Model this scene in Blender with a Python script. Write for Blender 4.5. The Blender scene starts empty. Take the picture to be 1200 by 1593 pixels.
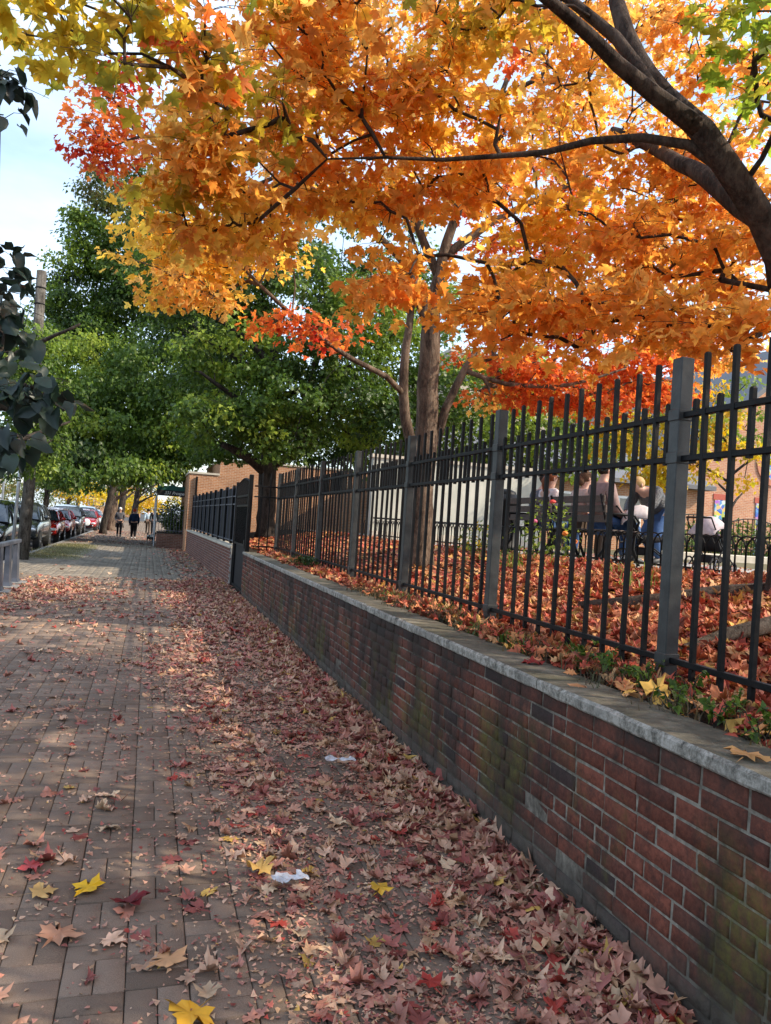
import bpy, bmesh, math, random
import numpy as np
from mathutils import Vector, Matrix, Euler
random.seed(7); rng = np.random.default_rng(11)
S = bpy.context.scene; COL = S.collection
R = math.radians
# ---------------------------------------------------------------- camera
CAMZ = 1.565
yaw, pit, rol = R(17.02), R(1.06), R(3.7)
F_ = Vector((math.sin(yaw)*math.cos(pit), math.cos(yaw)*math.cos(pit), math.sin(pit)))
R0 = Vector((math.cos(yaw), -math.sin(yaw), 0)); U0 = R0.cross(F_)
Rr = R0*math.cos(rol)+U0*math.sin(rol); Uu = U0*math.cos(rol)-R0*math.sin(rol)
cam = bpy.data.objects.new('camera', bpy.data.cameras.new('camera')); COL.objects.link(cam)
m3 = Matrix((Rr, Uu, -F_)).transposed()
cam.matrix_world = Matrix.Translation((0, 0, CAMZ)) @ m3.to_4x4()
cam.data.sensor_fit = 'VERTICAL'; cam.data.sensor_height = 36; cam.data.lens = 1200/1593*36
cam.data.clip_start = .05; cam.data.clip_end = 2000
S.camera = cam
# ---------------------------------------------------------------- world, sun, exposure
SUN_EL, SUN_AZ = 38.0, 26.0      # azimuth measured from +X towards -Y
w = bpy.data.worlds.new('World'); S.world = w; w.use_nodes = True
nt = w.node_tree; nt.nodes.clear()
out = nt.nodes.new('ShaderNodeOutputWorld'); bg = nt.nodes.new('ShaderNodeBackground'); sky = nt.nodes.new('ShaderNodeTexSky')
sky.sky_type = 'NISHITA'; sky.sun_disc = False; sky.sun_elevation = R(SUN_EL)
sky.sun_rotation = R(90+SUN_AZ); sky.air_density = 1.2; sky.dust_density = 1.5; sky.ozone_density = 1.5
tc = nt.nodes.new('ShaderNodeTexCoord'); mp = nt.nodes.new('ShaderNodeMapping'); mp.inputs['Scale'].default_value = (1.2, 1.2, 3.5)
ns = nt.nodes.new('ShaderNodeTexNoise'); ns.inputs['Scale'].default_value = 1.6; ns.inputs['Detail'].default_value = 7; ns.inputs['Roughness'].default_value = .55
cr = nt.nodes.new('ShaderNodeValToRGB'); cr.color_ramp.elements[0].position = .25; cr.color_ramp.elements[1].position = .72
mx = nt.nodes.new('ShaderNodeMix'); mx.data_type = 'RGBA'
ml = nt.nodes.new('ShaderNodeMath'); ml.operation = 'MULTIPLY'; ml.inputs[1].default_value = .78
nt.links.new(tc.outputs['Generated'], mp.inputs[0]); nt.links.new(mp.outputs[0], ns.inputs[0]); nt.links.new(ns.outputs[0], cr.inputs[0])
nt.links.new(cr.outputs[0], ml.inputs[0]); nt.links.new(ml.outputs[0], mx.inputs[0])
nt.links.new(sky.outputs[0], mx.inputs[6]); mx.inputs[7].default_value = (4.9, 5.9, 7.2, 1)
nt.links.new(mx.outputs[2], bg.inputs[0]); bg.inputs[1].default_value = .15; nt.links.new(bg.outputs[0], out.inputs[0])
sl = bpy.data.lights.new('sun', 'SUN'); sl.energy = 3.2; sl.angle = R(.6); sl.color = (1, .88, .70)
so = bpy.data.objects.new('sun', sl); COL.objects.link(so)
sd = Vector((math.cos(R(SUN_EL))*math.cos(R(SUN_AZ)), -math.cos(R(SUN_EL))*math.sin(R(SUN_AZ)), math.sin(R(SUN_EL))))
so.rotation_euler = (-sd).to_track_quat('-Z', 'Y').to_euler(); so.location = sd*60
S.view_settings.view_transform = 'Standard'; S.view_settings.look = 'None'; S.view_settings.gamma = 1
S.view_settings.use_curve_mapping = False; S.view_settings.exposure = 1.08
S.render.engine = 'CYCLES'
S.cycles.max_bounces = 12; S.cycles.transmission_bounces = 10; S.cycles.diffuse_bounces = 7
# ---------------------------------------------------------------- materials
class NT:
    def __init__(s, name):
        s.m = bpy.data.materials.new(name); s.m.use_nodes = True; s.t = s.m.node_tree; s.t.nodes.clear()
        s.o = s.n('OutputMaterial'); s.geo = None
    def n(s, ty, **k):
        x = s.t.nodes.new('ShaderNode'+ty)
        for a, b in k.items():
            if a.startswith('i_'): s.put(x, int(a[2:]), b)
            else: setattr(x, a, b)
        return x
    def put(s, node, i, v):
        if isinstance(v, bpy.types.NodeSocket): s.t.links.new(v, node.inputs[i])
        elif isinstance(v, (tuple, list)) and len(v) == 3 and node.inputs[i].type == 'RGBA': node.inputs[i].default_value = (*v, 1)
        else: node.inputs[i].default_value = v
    def pos(s): return s.n('NewGeometry').outputs['Position']
    def obj(s): return s.n('TexCoord').outputs['Object']
    def noise(s, vec, scale, detail=4, rough=.55, sc=None):
        if sc: vec = s.n('Mapping', i_0=vec, i_3=sc).outputs[0]
        x = s.n('TexNoise'); s.put(x, 0, vec); x.inputs['Scale'].default_value = scale; x.inputs['Detail'].default_value = detail; x.inputs['Roughness'].default_value = rough
        return x.outputs[0]
    def ramp(s, v, *st):
        x = s.n('ValToRGB'); s.put(x, 0, v); e = x.color_ramp.elements
        while len(e) < len(st): e.new(.5)
        for q, (p, c) in zip(e, st): q.position = p; q.color = (*c, 1) if isinstance(c, tuple) else (c, c, c, 1)
        return x.outputs[0]
    def mix(s, f, a, b, bt='MIX'):
        x = s.n('Mix', data_type='RGBA', blend_type=bt); s.put(x, 0, f); s.put(x, 6, a); s.put(x, 7, b); return x.outputs[2]
    def math(s, op, a, b=0.0):
        x = s.n('Math', operation=op); s.put(x, 0, a); s.put(x, 1, b); return x.outputs[0]
    def bump(s, h, st=.3, d=.01):
        x = s.n('Bump'); x.inputs['Strength'].default_value = st; x.inputs['Distance'].default_value = d
        s.t.links.new(h, x.inputs['Height']); return x.outputs[0]
    def attr(s, name='col'): return s.n('Attribute', attribute_name=name).outputs['Color']
    def bsdf(s, col, rough=.7, metal=0., nrm=None, spec=.5, coat=0.):
        b = s.n('BsdfPrincipled'); s.put(b, 0, col)
        for k, v in (('Roughness', rough), ('Metallic', metal), ('Specular IOR Level', spec), ('Coat Weight', coat)):
            if isinstance(v, bpy.types.NodeSocket): s.t.links.new(v, b.inputs[k])
            else: b.inputs[k].default_value = v
        if nrm: s.t.links.new(nrm, b.inputs['Normal'])
        s.t.links.new(b.outputs[0], s.o.inputs[0]); s.b = b; return b
def noisy(name, c1, c2, scale=8, rough=.7, bump=.2, metal=0., spec=.4, bs=None, sc=None, d=.01, lo=.3, hi=.7, attr=False, coat=0.):
    t = NT(name); p = t.obj(); n = t.noise(p, scale, 5, .6, sc); c = t.ramp(n, (lo, c1), (hi, c2))
    if attr: c = t.mix(1., c, t.attr(), 'MULTIPLY')
    h = t.noise(p, bs or scale*4, 5, .65, sc)
    t.bsdf(c, rough, metal, t.bump(h, bump, d) if bump else None, spec, coat); return t.m
def leafmat(name, trans=.45, rough=.5, spec=.3, boost=1.15):
    t = NT(name); c = t.attr(); n = t.noise(t.pos(), 14, 3); c2 = t.mix(1., c, t.ramp(n, (.25, .72), (.75, 1.18)), 'MULTIPLY')
    b = t.n('BsdfPrincipled'); t.put(b, 0, c2); b.inputs['Roughness'].default_value = rough; b.inputs['Specular IOR Level'].default_value = spec
    if trans > 0:
        tr = t.n('BsdfTranslucent'); sat = t.n('HueSaturation'); sat.inputs['Saturation'].default_value = 1.02; sat.inputs['Value'].default_value = boost
        t.t.links.new(c2, sat.inputs['Color']); t.t.links.new(sat.outputs[0], tr.inputs[0])
        ms = t.n('MixShader'); ms.inputs[0].default_value = trans
        t.t.links.new(b.outputs[0], ms.inputs[1]); t.t.links.new(tr.outputs[0], ms.inputs[2]); t.t.links.new(ms.outputs[0], t.o.inputs[0])
    else: t.t.links.new(b.outputs[0], t.o.inputs[0])
    return t.m
def bark(name, a, b, sc=1.):
    t = NT(name); p = t.obj(); n = t.noise(p, 9*sc, 6, .7, (1, 1, .22)); r2 = t.noise(p, 2.2*sc, 4)
    f2 = t.noise(p, 38*sc, 5, .75, (1, 1, .35)); n = t.math('ADD', t.math('MULTIPLY', n, .62), t.math('MULTIPLY', f2, .38))
    c = t.ramp(n, (.38, tuple(x*.3 for x in a)), (.48, a), (.6, b)); c = t.mix(t.ramp(r2, (.5, 0.), (.75, .5)), c, tuple(x*1.4 for x in b))
    t.bsdf(c, .9, 0, t.bump(n, 1., .06), .15); return t.m
def brickmat(name, c1, c2, mort, bw=.205, bh=.0675, stain=.3, bs=1.):
    t = NT(name); g = t.n('NewGeometry'); sp = t.n('SeparateXYZ', i_0=t.obj()); nn = t.n('SeparateXYZ', i_0=g.outputs['True Normal'])
    ax = t.math('GREATER_THAN', t.math('ABSOLUTE', nn.outputs[0]), .5)
    u = t.math('ADD', t.math('MULTIPLY', sp.outputs[1], ax), t.math('MULTIPLY', sp.outputs[0], t.math('SUBTRACT', 1., ax)))
    v = t.n('CombineXYZ', i_0=u, i_1=sp.outputs[2]).outputs[0]
    b = t.n('TexBrick'); b.inputs['Scale'].default_value = 1; b.inputs['Brick Width'].default_value = bw; b.inputs['Row Height'].default_value = bh
    b.inputs['Mortar Size'].default_value = .007; b.inputs['Mortar Smooth'].default_value = .2; b.inputs['Bias'].default_value = 0
    t.put(b, 0, v); t.put(b, 1, c1); t.put(b, 2, c2); t.put(b, 3, mort)
    n = t.noise(t.obj(), 1.1, 6, .6); n2 = t.noise(t.obj(), 30, 3)
    c = t.mix(stain, b.outputs[0], t.mix(1., b.outputs[0], t.ramp(n, (.3, .35), (.7, 1.5)), 'MULTIPLY')); c = t.mix(.5, c, t.mix(1., c, t.ramp(n2, (.3, .6), (.7, 1.3)), 'MULTIPLY'))
    t.bsdf(c, .88, 0, t.bump(b.outputs['Fac'], -.5*bs, .01), .2); return t.m
def flat(name, c, rough=.6, metal=0., spec=.5, coat=0.): return noisy(name, tuple(x*.88 for x in c), tuple(min(1, x*1.1) for x in c), 6, rough, .05, metal, spec, coat=coat)
# ---------------------------------------------------------------- mesh building
class MB:
    def __init__(s): s.v = []; s.f = []; s.mi = []; s.cur = 0
    def add(s, vs, fs):
        k = len(s.v); s.v += [tuple(x) for x in vs]; s.f += [tuple(i+k for i in f) for f in fs]; s.mi += [s.cur]*len(fs); return s
    def box(s, x0, x1, y0, y1, z0, z1, b=0.):
        if b <= 0:
            return s.add([(x, y, z) for x in (x0, x1) for y in (y0, y1) for z in (z0, z1)],
                         [(0, 1, 3, 2), (4, 6, 7, 5), (0, 4, 5, 1), (2, 3, 7, 6), (0, 2, 6, 4), (1, 5, 7, 3)])
        c = ((x0+x1)/2, (y0+y1)/2); hx, hy = (x1-x0)/2, (y1-y0)/2; rings = []
        for z, q in ((z0, b), (z0+b, 0), (z1-b, 0), (z1, b)):
            rings.append([(c[0]+sx*(hx-qx), c[1]+sy*(hy-qy), z) for sx, sy, qx, qy in ((-1, -1, q, b+q*.5), (-1, -1, b+q*.5, q), (1, -1, b+q*.5, q), (1, -1, q, b+q*.5), (1, 1, q, b+q*.5), (1, 1, b+q*.5, q), (-1, 1, b+q*.5, q), (-1, 1, q, b+q*.5))])
        return s.loft(rings, True)
    def loft(s, rings, caps=True, closed=True):
        n = len(rings[0]); vs = [p for r in rings for p in r]; fs = []
        for i in range(len(rings)-1):
            for j in range(n if closed else n-1):
                a, b = i*n+j, i*n+(j+1) % n; fs.append((a, b, b+n, a+n))
        if caps: fs += [tuple(range(n))[::-1], tuple(range((len(rings)-1)*n, len(rings)*n))]
        return s.add(vs, fs)
    def tube(s, pts, rad, n=8, caps=True, flatz=1.):
        pts = [Vector(p) for p in pts]; rings = []; rad = rad if hasattr(rad, '__len__') else [rad]*len(pts)
        up = None
        for i, p in enumerate(pts):
            d = (pts[min(i+1, len(pts)-1)]-pts[max(i-1, 0)])
            d = d.normalized() if d.length > 1e-9 else Vector((0, 0, 1))
            if up is None: up = Vector((1, 0, 0)) if abs(d.x) < .8 else Vector((0, 1, 0))
            a = (up-d*up.dot(d)).normalized(); b = d.cross(a); up = a
            rings.append([p+(a*math.cos(t)+b*math.sin(t)*flatz)*rad[i] for t in [2*math.pi*k/n for k in range(n)]])
        return s.loft(rings, caps)
    def lathe(s, prof, n=16, c=(0, 0), caps=True): return s.loft([[(c[0]+r*math.cos(2*math.pi*k/n), c[1]+r*math.sin(2*math.pi*k/n), z) for k in range(n)] for r, z in prof], caps)
    def ell(s, c, r, n=12, m=8, noise=0.):
        rings = []
        for i in range(m+1):
            th = math.pi*(i/m); th = min(max(th, .06), math.pi-.06)
            rings.append([(c[0]+r[0]*math.sin(th)*math.cos(2*math.pi*k/n)*(1+random.uniform(-noise, noise)), c[1]+r[1]*math.sin(th)*math.sin(2*math.pi*k/n)*(1+random.uniform(-noise, noise)), c[2]-r[2]*math.cos(th)) for k in range(n)])
        return s.loft(rings, True)
    def xf(s, M, start=0):
        s.v[start:] = [tuple(M @ Vector(p)) for p in s.v[start:]]; return s
    def build(s, name, mats, parent=None, smooth=False, loc=None):
        me = bpy.data.meshes.new(name); me.from_pydata(s.v, [], s.f)
        for m in (mats if isinstance(mats, (list, tuple)) else [mats]): me.materials.append(m)
        if any(s.mi): me.polygons.foreach_set('material_index', s.mi)
        if smooth: me.polygons.foreach_set('use_smooth', [True]*len(me.polygons))
        me.validate(); me.update()
        o = bpy.data.objects.new(name, me); COL.objects.link(o)
        if parent: o.parent = parent
        if loc: o.location = loc
        return o
def tag(o, label=None, cat=None, group=None, kind=None):
    for k, v in (('label', label), ('category', cat), ('group', group), ('kind', kind)):
        if v: o[k] = v
    return o
def thing(name, label, cat, loc=(0, 0, 0), rz=0, group=None):
    o = bpy.data.objects.new(name, None); COL.objects.link(o); o.location = loc; o.rotation_euler = (0, 0, rz); o.empty_display_size = .1
    return tag(o, label, cat, group)
def struct(name, mb, m, **k): return tag(mb.build(name, m, **k), kind='structure')
def copy_tree(o, parent=None):
    c = o.copy(); COL.objects.link(c)
    if parent: c.parent = parent
    for ch in list(o.children): copy_tree(ch, c)
    return c
def np_mesh(name, V, loops, starts, cols=None, mat=None, parent=None, smooth=False, midx=None):
    me = bpy.data.meshes.new(name); me.vertices.add(len(V)); me.vertices.foreach_set('co', V.astype(np.float32).ravel())
    me.loops.add(len(loops)); me.loops.foreach_set('vertex_index', loops.astype(np.int32))
    me.polygons.add(len(starts)); me.polygons.foreach_set('loop_start', starts.astype(np.int32))
    if smooth: me.polygons.foreach_set('use_smooth', np.ones(len(starts), bool))
    me.update(calc_edges=True)
    if cols is not None:
        a = me.color_attributes.new('col', 'FLOAT_COLOR', 'POINT'); a.data.foreach_set('color', np.c_[cols, np.ones(len(cols))].astype(np.float32).ravel())
    if mat: me.materials.append(mat)
    o = bpy.data.objects.new(name, me); COL.objects.link(o)
    if parent: o.parent = parent
    return o
# leaf templates: outline right half (x,y), tip at (0,1)
def template(half, curls, wid=1., stalk=0.):
    left = [(-x, y) for x, y in half[1:-1]][::-1]; outl = [half[0]]+half[1:-1]+[half[-1]]+left
    res = []
    for fold, droop, edge, tw in curls:
        V = [(0, .36, 0)]+[(x*wid, y, 0) for x, y in outl]; P = []
        for i, (x, y, z) in enumerate(V):
            r2 = x*x+(y-.4)**2
            P.append((x*(1-.25*abs(fold)), y-.1*abs(droop)*y*y, fold*abs(x)-droop*y*y*.5+edge*r2*(1 if (i*7) % 3 else -.6)+tw*x*(y-.4)))
        if stalk: P += [(-.014, .02, 0), (.014, .02, 0), (.12*tw, -stalk, .12*droop)]
        res.append(np.array(P))
    n = len(outl); T = [(0, 1+i, 1+(i+1) % n) for i in range(n)]
    if stalk: T.append((n+1, n+3, n+2))
    return res, np.array(T)
MAPLE = [(0, 0), (.10, -.05), (.40, -.10), (.33, .07), (.46, .11), (.55, .24), (.80, .40), (.60, .41), (.54, .52), (.22, .42), (.27, .60), (.38, .68), (.17, .74), (0, 1.)]
MIDM = [(0, 0), (.38, -.06), (.36, .12), (.78, .42), (.24, .42), (.33, .68), (0, 1.)]
HEART = [(0, .08), (.2, -.06), (.42, .04), (.5, .3), (.4, .58), (.2, .82), (0, 1.05)]
SMALL = [(0, 0), (.45, .1), (.25, .5), (0, 1.)]
CURL_C = [(.25, .5, .1, .2), (-.2, .7, .15, -.3), (.5, .3, -.3, .5), (.1, 1.1, .3, 0), (-.45, .4, .1, .4), (.6, .9, .25, -.4), (.35, -.3, .3, .2)]
CURL_L = [(.12, .1, .25, .2), (-.15, -.2, .3, -.3), (.35, -.35, .2, .3), (-.4, .3, -.25, .5), (.05, .15, .1, 0), (.5, .4, .4, -.4), (.9, .3, .2, .3), (-.8, .6, .1, -.5), (.3, 1., .5, .2)]
T_MAPLE = template(MAPLE, CURL_C, 1., .55); T_MID = template(MIDM, CURL_C[:3]); T_HEART = template(HEART, CURL_C); T_SMALL = template(SMALL, CURL_C[:2])
T_LIT = template(MAPLE, CURL_L, 1., .5); T_LITM = template(MIDM, CURL_L)
def leaves(name, P, D, N, Sz, C, tmpl, mat, parent=None, vary=.0, crumple=0.):
    P, D, N, Sz, C = map(np.asarray, (P, D, N, Sz, C)); n = len(P)
    D = D/np.linalg.norm(D, axis=1)[:, None]; X = np.cross(D, N); X /= np.linalg.norm(X, axis=1)[:, None]+1e-9; N = np.cross(X, D)
    vs, T = tmpl; k = len(vs[0]); pick = rng.integers(0, len(vs), n); L = np.stack(vs)[pick]*Sz[:, None, None]
    wid = rng.uniform(.85, 1.15, n)
    V = P[:, None]+X[:, None]*L[..., 0:1]*wid[:, None, None]+D[:, None]*L[..., 1:2]+N[:, None]*L[..., 2:3]
    if crumple: V += rng.normal(0, crumple, V.shape)*Sz[:, None, None]*rng.uniform(0, 1.6, n)[:, None, None]
    base = (np.arange(n)*k)[:, None, None]+T[None]; loops = base.reshape(-1); starts = np.arange(n*len(T))*3
    cc = np.repeat(C[:, None], k, 1).astype(float)
    cc[:, 0] *= .82
    if vary: cc = cc*(1+rng.uniform(-vary, vary, (n, k, 1)))
    return np_mesh(name, V.reshape(-1, 3), loops, starts, cc.reshape(-1, 3), mat, parent)
def blocks(name, c, h, face, col, mat, cham=.003, jit=.001, parent=None):
    """many small blocks, each a chamfered prism facing +Z ('z') or -X ('x')"""
    c, h = np.asarray(c), np.asarray(h); n = len(c)
    sg = np.array([(-1, -1), (1, -1), (1, 1), (-1, 1)]); V = np.zeros((n, 12, 3))
    a, b, d = (0, 1, 2) if face == 'z' else (1, 2, 0); s = 1 if face == 'z' else -1
    for i, (u, v) in enumerate(sg):
        for lv, (q, dep) in enumerate(((0, -1), (0, 1), (cham, 1))):
            V[:, lv*4+i, a] = c[:, a]+u*(h[:, a]-q); V[:, lv*4+i, b] = c[:, b]+v*(h[:, b]-q)
            V[:, lv*4+i, d] = c[:, d]+s*(dep*h[:, d]-(cham if lv == 1 else 0))
    V += rng.uniform(-jit, jit, V.shape); V[:, :, d] += rng.normal(0, jit*1.2, (n, 1))
    Q = [(0, 1, 5, 4), (1, 2, 6, 5), (2, 3, 7, 6), (3, 0, 4, 7), (4, 5, 9, 8), (5, 6, 10, 9), (6, 7, 11, 10), (7, 4, 8, 11), (8, 9, 10, 11)]
    if s < 0 : pass
    Q = np.array(Q); loops = ((np.arange(n)*12)[:, None, None]+Q[None]).reshape(-1); starts = np.arange(n*9)*4
    return np_mesh(name, V.reshape(-1, 3), loops, starts, np.repeat(np.asarray(col), 12, 0), mat, parent)
def fnoise(P, s, seed=0):
    """cheap smooth value noise in -1..1"""
    r = np.random.default_rng(seed); v = np.zeros(len(P))
    for i in range(5):
        k = r.normal(0, 1, 3)*s*(1+.5*i); v += np.sin(P @ k+r.uniform(0, 6.28))/(1+.4*i)
    return v/2.6
# ---------------------------------------------------------------- shared materials
M = {}
M['iron'] = noisy('black_painted_iron', (.003, .0033, .004), (.009, .0085, .009), 22, .5, .5, 0., .16, 40, d=.004)
M['iron_post'] = noisy('sky_sheen_black_iron', (.012, .013, .014), (.045, .048, .047), 9, .42, .3, 0., .4, 60, d=.004)  # lighter base colour stands in for the grey sky reflection on the posts
M['dark_panel'] = noisy('dark_panel', (.004, .004, .007), (.008, .009, .012), 6, .6, .1, 0., .2)
t = NT('wall_brick'); z = t.n('SeparateXYZ', i_0=t.pos()).outputs[2]; p = t.pos()
c = t.attr(); n1 = t.noise(p, 45, 5, .7); c = t.mix(1., c, t.ramp(n1, (.25, .45), (.75, 1.4)), 'MULTIPLY'); c = t.mix(t.ramp(t.noise(p, 11, 6, .75), (.52, 0.), (.68, .75)), c, (.035, .024, .022))
def weather(t, c, p, z):
    sy = t.n('SeparateXYZ', i_0=p).outputs[1]; soot = t.ramp(t.math('DIVIDE', sy, 20.), (.15, .0), (.22, .10), (.42, .11), (.60, .0))
    sv = t.math('ADD', t.noise(p, 1.9, 8, .70, (1, 1.2, .5)), soot); c = t.mix(t.ramp(sv, (.48, 0.), (.62, .85)), c, (.028, .022, .018))          # black runs below the coping
    mo = t.noise(p, 2.4, 6, .65, (1, 1.2, .5)); zf = t.ramp(z, (.0, 0.), (.2, 1.), (.5, .9), (.75, 0.))
    c = t.mix(t.math('MULTIPLY', t.math('MULTIPLY', t.ramp(mo, (.50, 0.), (.66, .75)), t.ramp(t.noise(p, 26, 5, .75), (.38, .25), (.6, 1.))), zf), c, (.115, .112, .020))                        # moss
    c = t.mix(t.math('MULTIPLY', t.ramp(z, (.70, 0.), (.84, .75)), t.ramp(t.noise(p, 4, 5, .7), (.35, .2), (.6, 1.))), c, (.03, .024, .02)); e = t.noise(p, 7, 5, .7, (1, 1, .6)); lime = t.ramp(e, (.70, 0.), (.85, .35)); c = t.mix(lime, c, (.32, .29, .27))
    pz = t.math('ADD', z, t.math('MULTIPLY', t.math('SUBTRACT', t.noise(p, 3, 4), .5), .22)); pf = t.ramp(pz, (.10, .9), (.24, .0))
    return t.mix(pf, c, t.ramp(t.noise(p, 22, 5, .7), (.3, (.045, .038, .032)), (.7, (.10, .086, .07))))                 # cement smeared over the lowest courses
c = weather(t, c, p, z); t.bsdf(c, .86, 0, t.bump(t.noise(p, 60, 7, .75), .8, .009), .25); M['brick'] = t.m
t = NT('wall_mortar'); p = t.pos(); z = t.n('SeparateXYZ', i_0=p).outputs[2]; c = t.ramp(t.noise(p, 30, 5, .7), (.3, (.10, .088, .072)), (.7, (.34, .305, .25)))
c = weather(t, c, p, z); t.bsdf(c, .95, 0, t.bump(t.noise(p, 120, 4, .7), .6, .005), .1); M['mortar'] = t.m
t = NT('coping_top'); p = t.pos(); c = t.ramp(t.noise(p, 5, 7, .7), (.3, (.045, .04, .03)), (.52, (.12, .107, .08)), (.7, (.21, .19, .15)))
c = t.mix(t.ramp(t.noise(p, 60, 4, .7), (.6, 0.), (.75, .5)), c, (.3, .28, .25)); c = t.mix(t.ramp(t.noise(p, 3, 5), (.5, 0.), (.7, .55)), c, (.05, .055, .03))
t.bsdf(c, .92, 0, t.bump(t.noise(p, 55, 7, .75), .7, .008), .15); M['cop_top'] = t.m
t = NT('coping_face'); p = t.pos(); a = t.noise(p, 24, 8, .8, (1, 1., .8)); c = t.ramp(a, (.36, (.05, .047, .042)), (.46, (.20, .185, .155)), (.58, (.40, .375, .33)))
c = t.mix(t.ramp(t.noise(p, 2.2, 4), (.45, 0.), (.65, .7)), c, (.17, .16, .14)); t.bsdf(c, .85, 0, t.bump(a, .8, .008), .2); M['cop_face'] = t.m
t = NT('paver'); p = t.pos(); c = t.mix(1., t.attr(), t.ramp(t.noise(p, 1.3, 5, .6), (.3, .78), (.7, 1.2)), 'MULTIPLY')
g = t.noise(p, 330, 3, .8); c = t.mix(1., c, t.ramp(g, (.3, .55), (.68, 1.35)), 'MULTIPLY'); c = t.mix(t.ramp(g, (.7, 0.), (.8, .5)), c, (.30, .27, .23))
t.bsdf(c, .9, 0, t.bump(g, .5, .003), .15); M['paver'] = t.m
M['sand'] = noisy('joint_sand', (.06, .048, .038), (.14, .11, .085), 60, .98, .5, 0, .05)
M['asphalt'] = noisy('asphalt', (.045, .045, .047), (.075, .073, .07), 30, .9, .4, 0, .2)
M['kerb'] = noisy('kerb_granite', (.16, .155, .15), (.27, .26, .25), 30, .85, .3, 0, .2)
M['concrete'] = noisy('concrete', (.26, .25, .23), (.38, .36, .33), 5, .9, .3, 0, .2, 60)
M['soil'] = noisy('soil', (.022, .016, .012), (.06, .042, .03), 12, .98, .9, 0, .05, 70, d=.02)
M['lit'] = leafmat('fallen_leaf', .12, .6, .3, 1.); M['leaf'] = leafmat('maple_leaf', .70, .5, .2, 1.2)
M['gleaf'] = leafmat('green_leaf', .45, .42, .35, 1.15); M['dleaf'] = leafmat('dark_leaf', .3, .4, .5, 1.)
M['bark1'] = bark('maple_bark', (.045, .032, .026), (.10, .075, .06)); M['bark2'] = bark('grey_bark', (.085, .058, .042), (.20, .145, .105))
M['bark3'] = bark('dark_bark', (.03, .024, .02), (.07, .055, .045))
M['root'] = bark('pale_root', (.16, .12, .085), (.30, .24, .17), 2)
M['steel'] = noisy('grey_steel', (.06, .07, .09), (.11, .12, .15), 5, .5, .1, .3, .4)
M['galv'] = noisy('galvanised', (.35, .38, .42), (.5, .53, .57), 9, .4, .08, .5, .5)
M['pole'] = bark('pole_wood', (.08, .07, .06), (.17, .155, .135), 1.6)
M['rubber'] = flat('rubber', (.02, .02, .02), .8); M['chrome'] = flat('chrome', (.6, .6, .62), .2, 1.)
M['glass'] = noisy('car_glass', (.02, .025, .03), (.05, .06, .07), 2, .06, 0, 0., .9)
M['lamp'] = flat('headlamp', (.6, .62, .65), .1, .3, .8); M['white'] = flat('white_paint', (.75, .75, .74), .5)
M['awn'] = noisy('awning_green', (.008, .06, .05), (.015, .10, .08), 4, .7, .1); M['awnb'] = flat('awning_black', (.01, .01, .012), .7)
M['orbrick'] = brickmat('orange_brick', (.36, .155, .075), (.46, .22, .11), (.50, .40, .30), stain=.4)
M['chbrick'] = brickmat('church_brick', (.42, .17, .095), (.52, .25, .14), (.52, .42, .33), stain=.3)
M['dkbrick'] = brickmat('planter_brick', (.13, .055, .04), (.20, .09, .06), (.22, .19, .16), stain=.7)
M['stone'] = noisy('cast_stone', (.42, .37, .29), (.55, .49, .40), 6, .85, .2)
t = NT('pale_wall'); p = t.pos(); c = t.ramp(t.noise(p, 1.2, 6, .6), (.3, (.34, .34, .29)), (.7, (.52, .50, .43))); c = t.mix(t.ramp(t.noise(p, 2.5, 5, .6, (1, 1, .3)), (.5, 0.), (.7, .4)), c, (.26, .29, .24))
t.bsdf(c, .85, 0, t.bump(t.noise(p, 30), .2, .01), .2); M['pale'] = t.m
M['roof'] = noisy('slate_roof', (.10, .10, .11), (.16, .16, .17), 20, .7, .3, sc=(1, 1, 6))
def hx(s): return tuple(((int(s[i:i+2], 16)/255+.055)/1.055)**2.4 for i in (0, 2, 4))
# ---------------------------------------------------------------- ground, road, sidewalk
struct('ground', MB().box(-400, 400, -200, 700, -.6, -.145), M['asphalt'])
struct('road', MB().box(-12.2, -3.6, -60, 300, -.143, -.13), noisy('road_asphalt', (.05, .05, .052), (.08, .078, .075), 40, .88, .4, 0, .2))
b = MB()
for i in range(60): b.box(-3.6, -3.44, -30+i*2.4, -30+i*2.4+2.392, -.14, .004, .012)
struct('kerb', b, M['kerb'])
struct('sidewalk_bed', MB().box(-3.44, 1.86, -30, 118, -.14, -.012), M['sand'])
b = MB()
for i in range(60): b.box(-12.36, -12.2, -30+i*2.4, -30+i*2.4+2.392, -.14, .0, .012)
struct('far_kerb', b, M['kerb']); struct('far_sidewalk', MB().box(-17, -12.36, -30, 114, -.14, -.01), M['concrete'])
U = .204; cs, hs, cl = [], [], []
rr = random.Random(3)
for i in range(-18, 10):
    for j in range(-2, 560):
        x0, y0 = i*U+.03, j*U
        if x0 < -3.50 or x0+U > 1.90 or j*U > 113: continue
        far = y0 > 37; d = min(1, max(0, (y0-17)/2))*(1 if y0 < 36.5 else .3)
        for k in range(2):
            if (i+j) % 2: c_ = (x0+U/2, y0+U*(.25+.5*k)); h_ = (U/2-.0020, U/4-.0020)
            else: c_ = (x0+U*(.25+.5*k), y0+U/2); h_ = (U/4-.0020, U/2-.0020)
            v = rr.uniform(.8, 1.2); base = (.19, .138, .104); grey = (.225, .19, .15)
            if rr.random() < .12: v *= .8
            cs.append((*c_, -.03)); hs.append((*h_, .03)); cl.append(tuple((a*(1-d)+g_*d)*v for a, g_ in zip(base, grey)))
tag(blocks('sidewalk', cs, hs, 'z', cl, M['paver'], .003, .0010), kind='structure')
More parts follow.
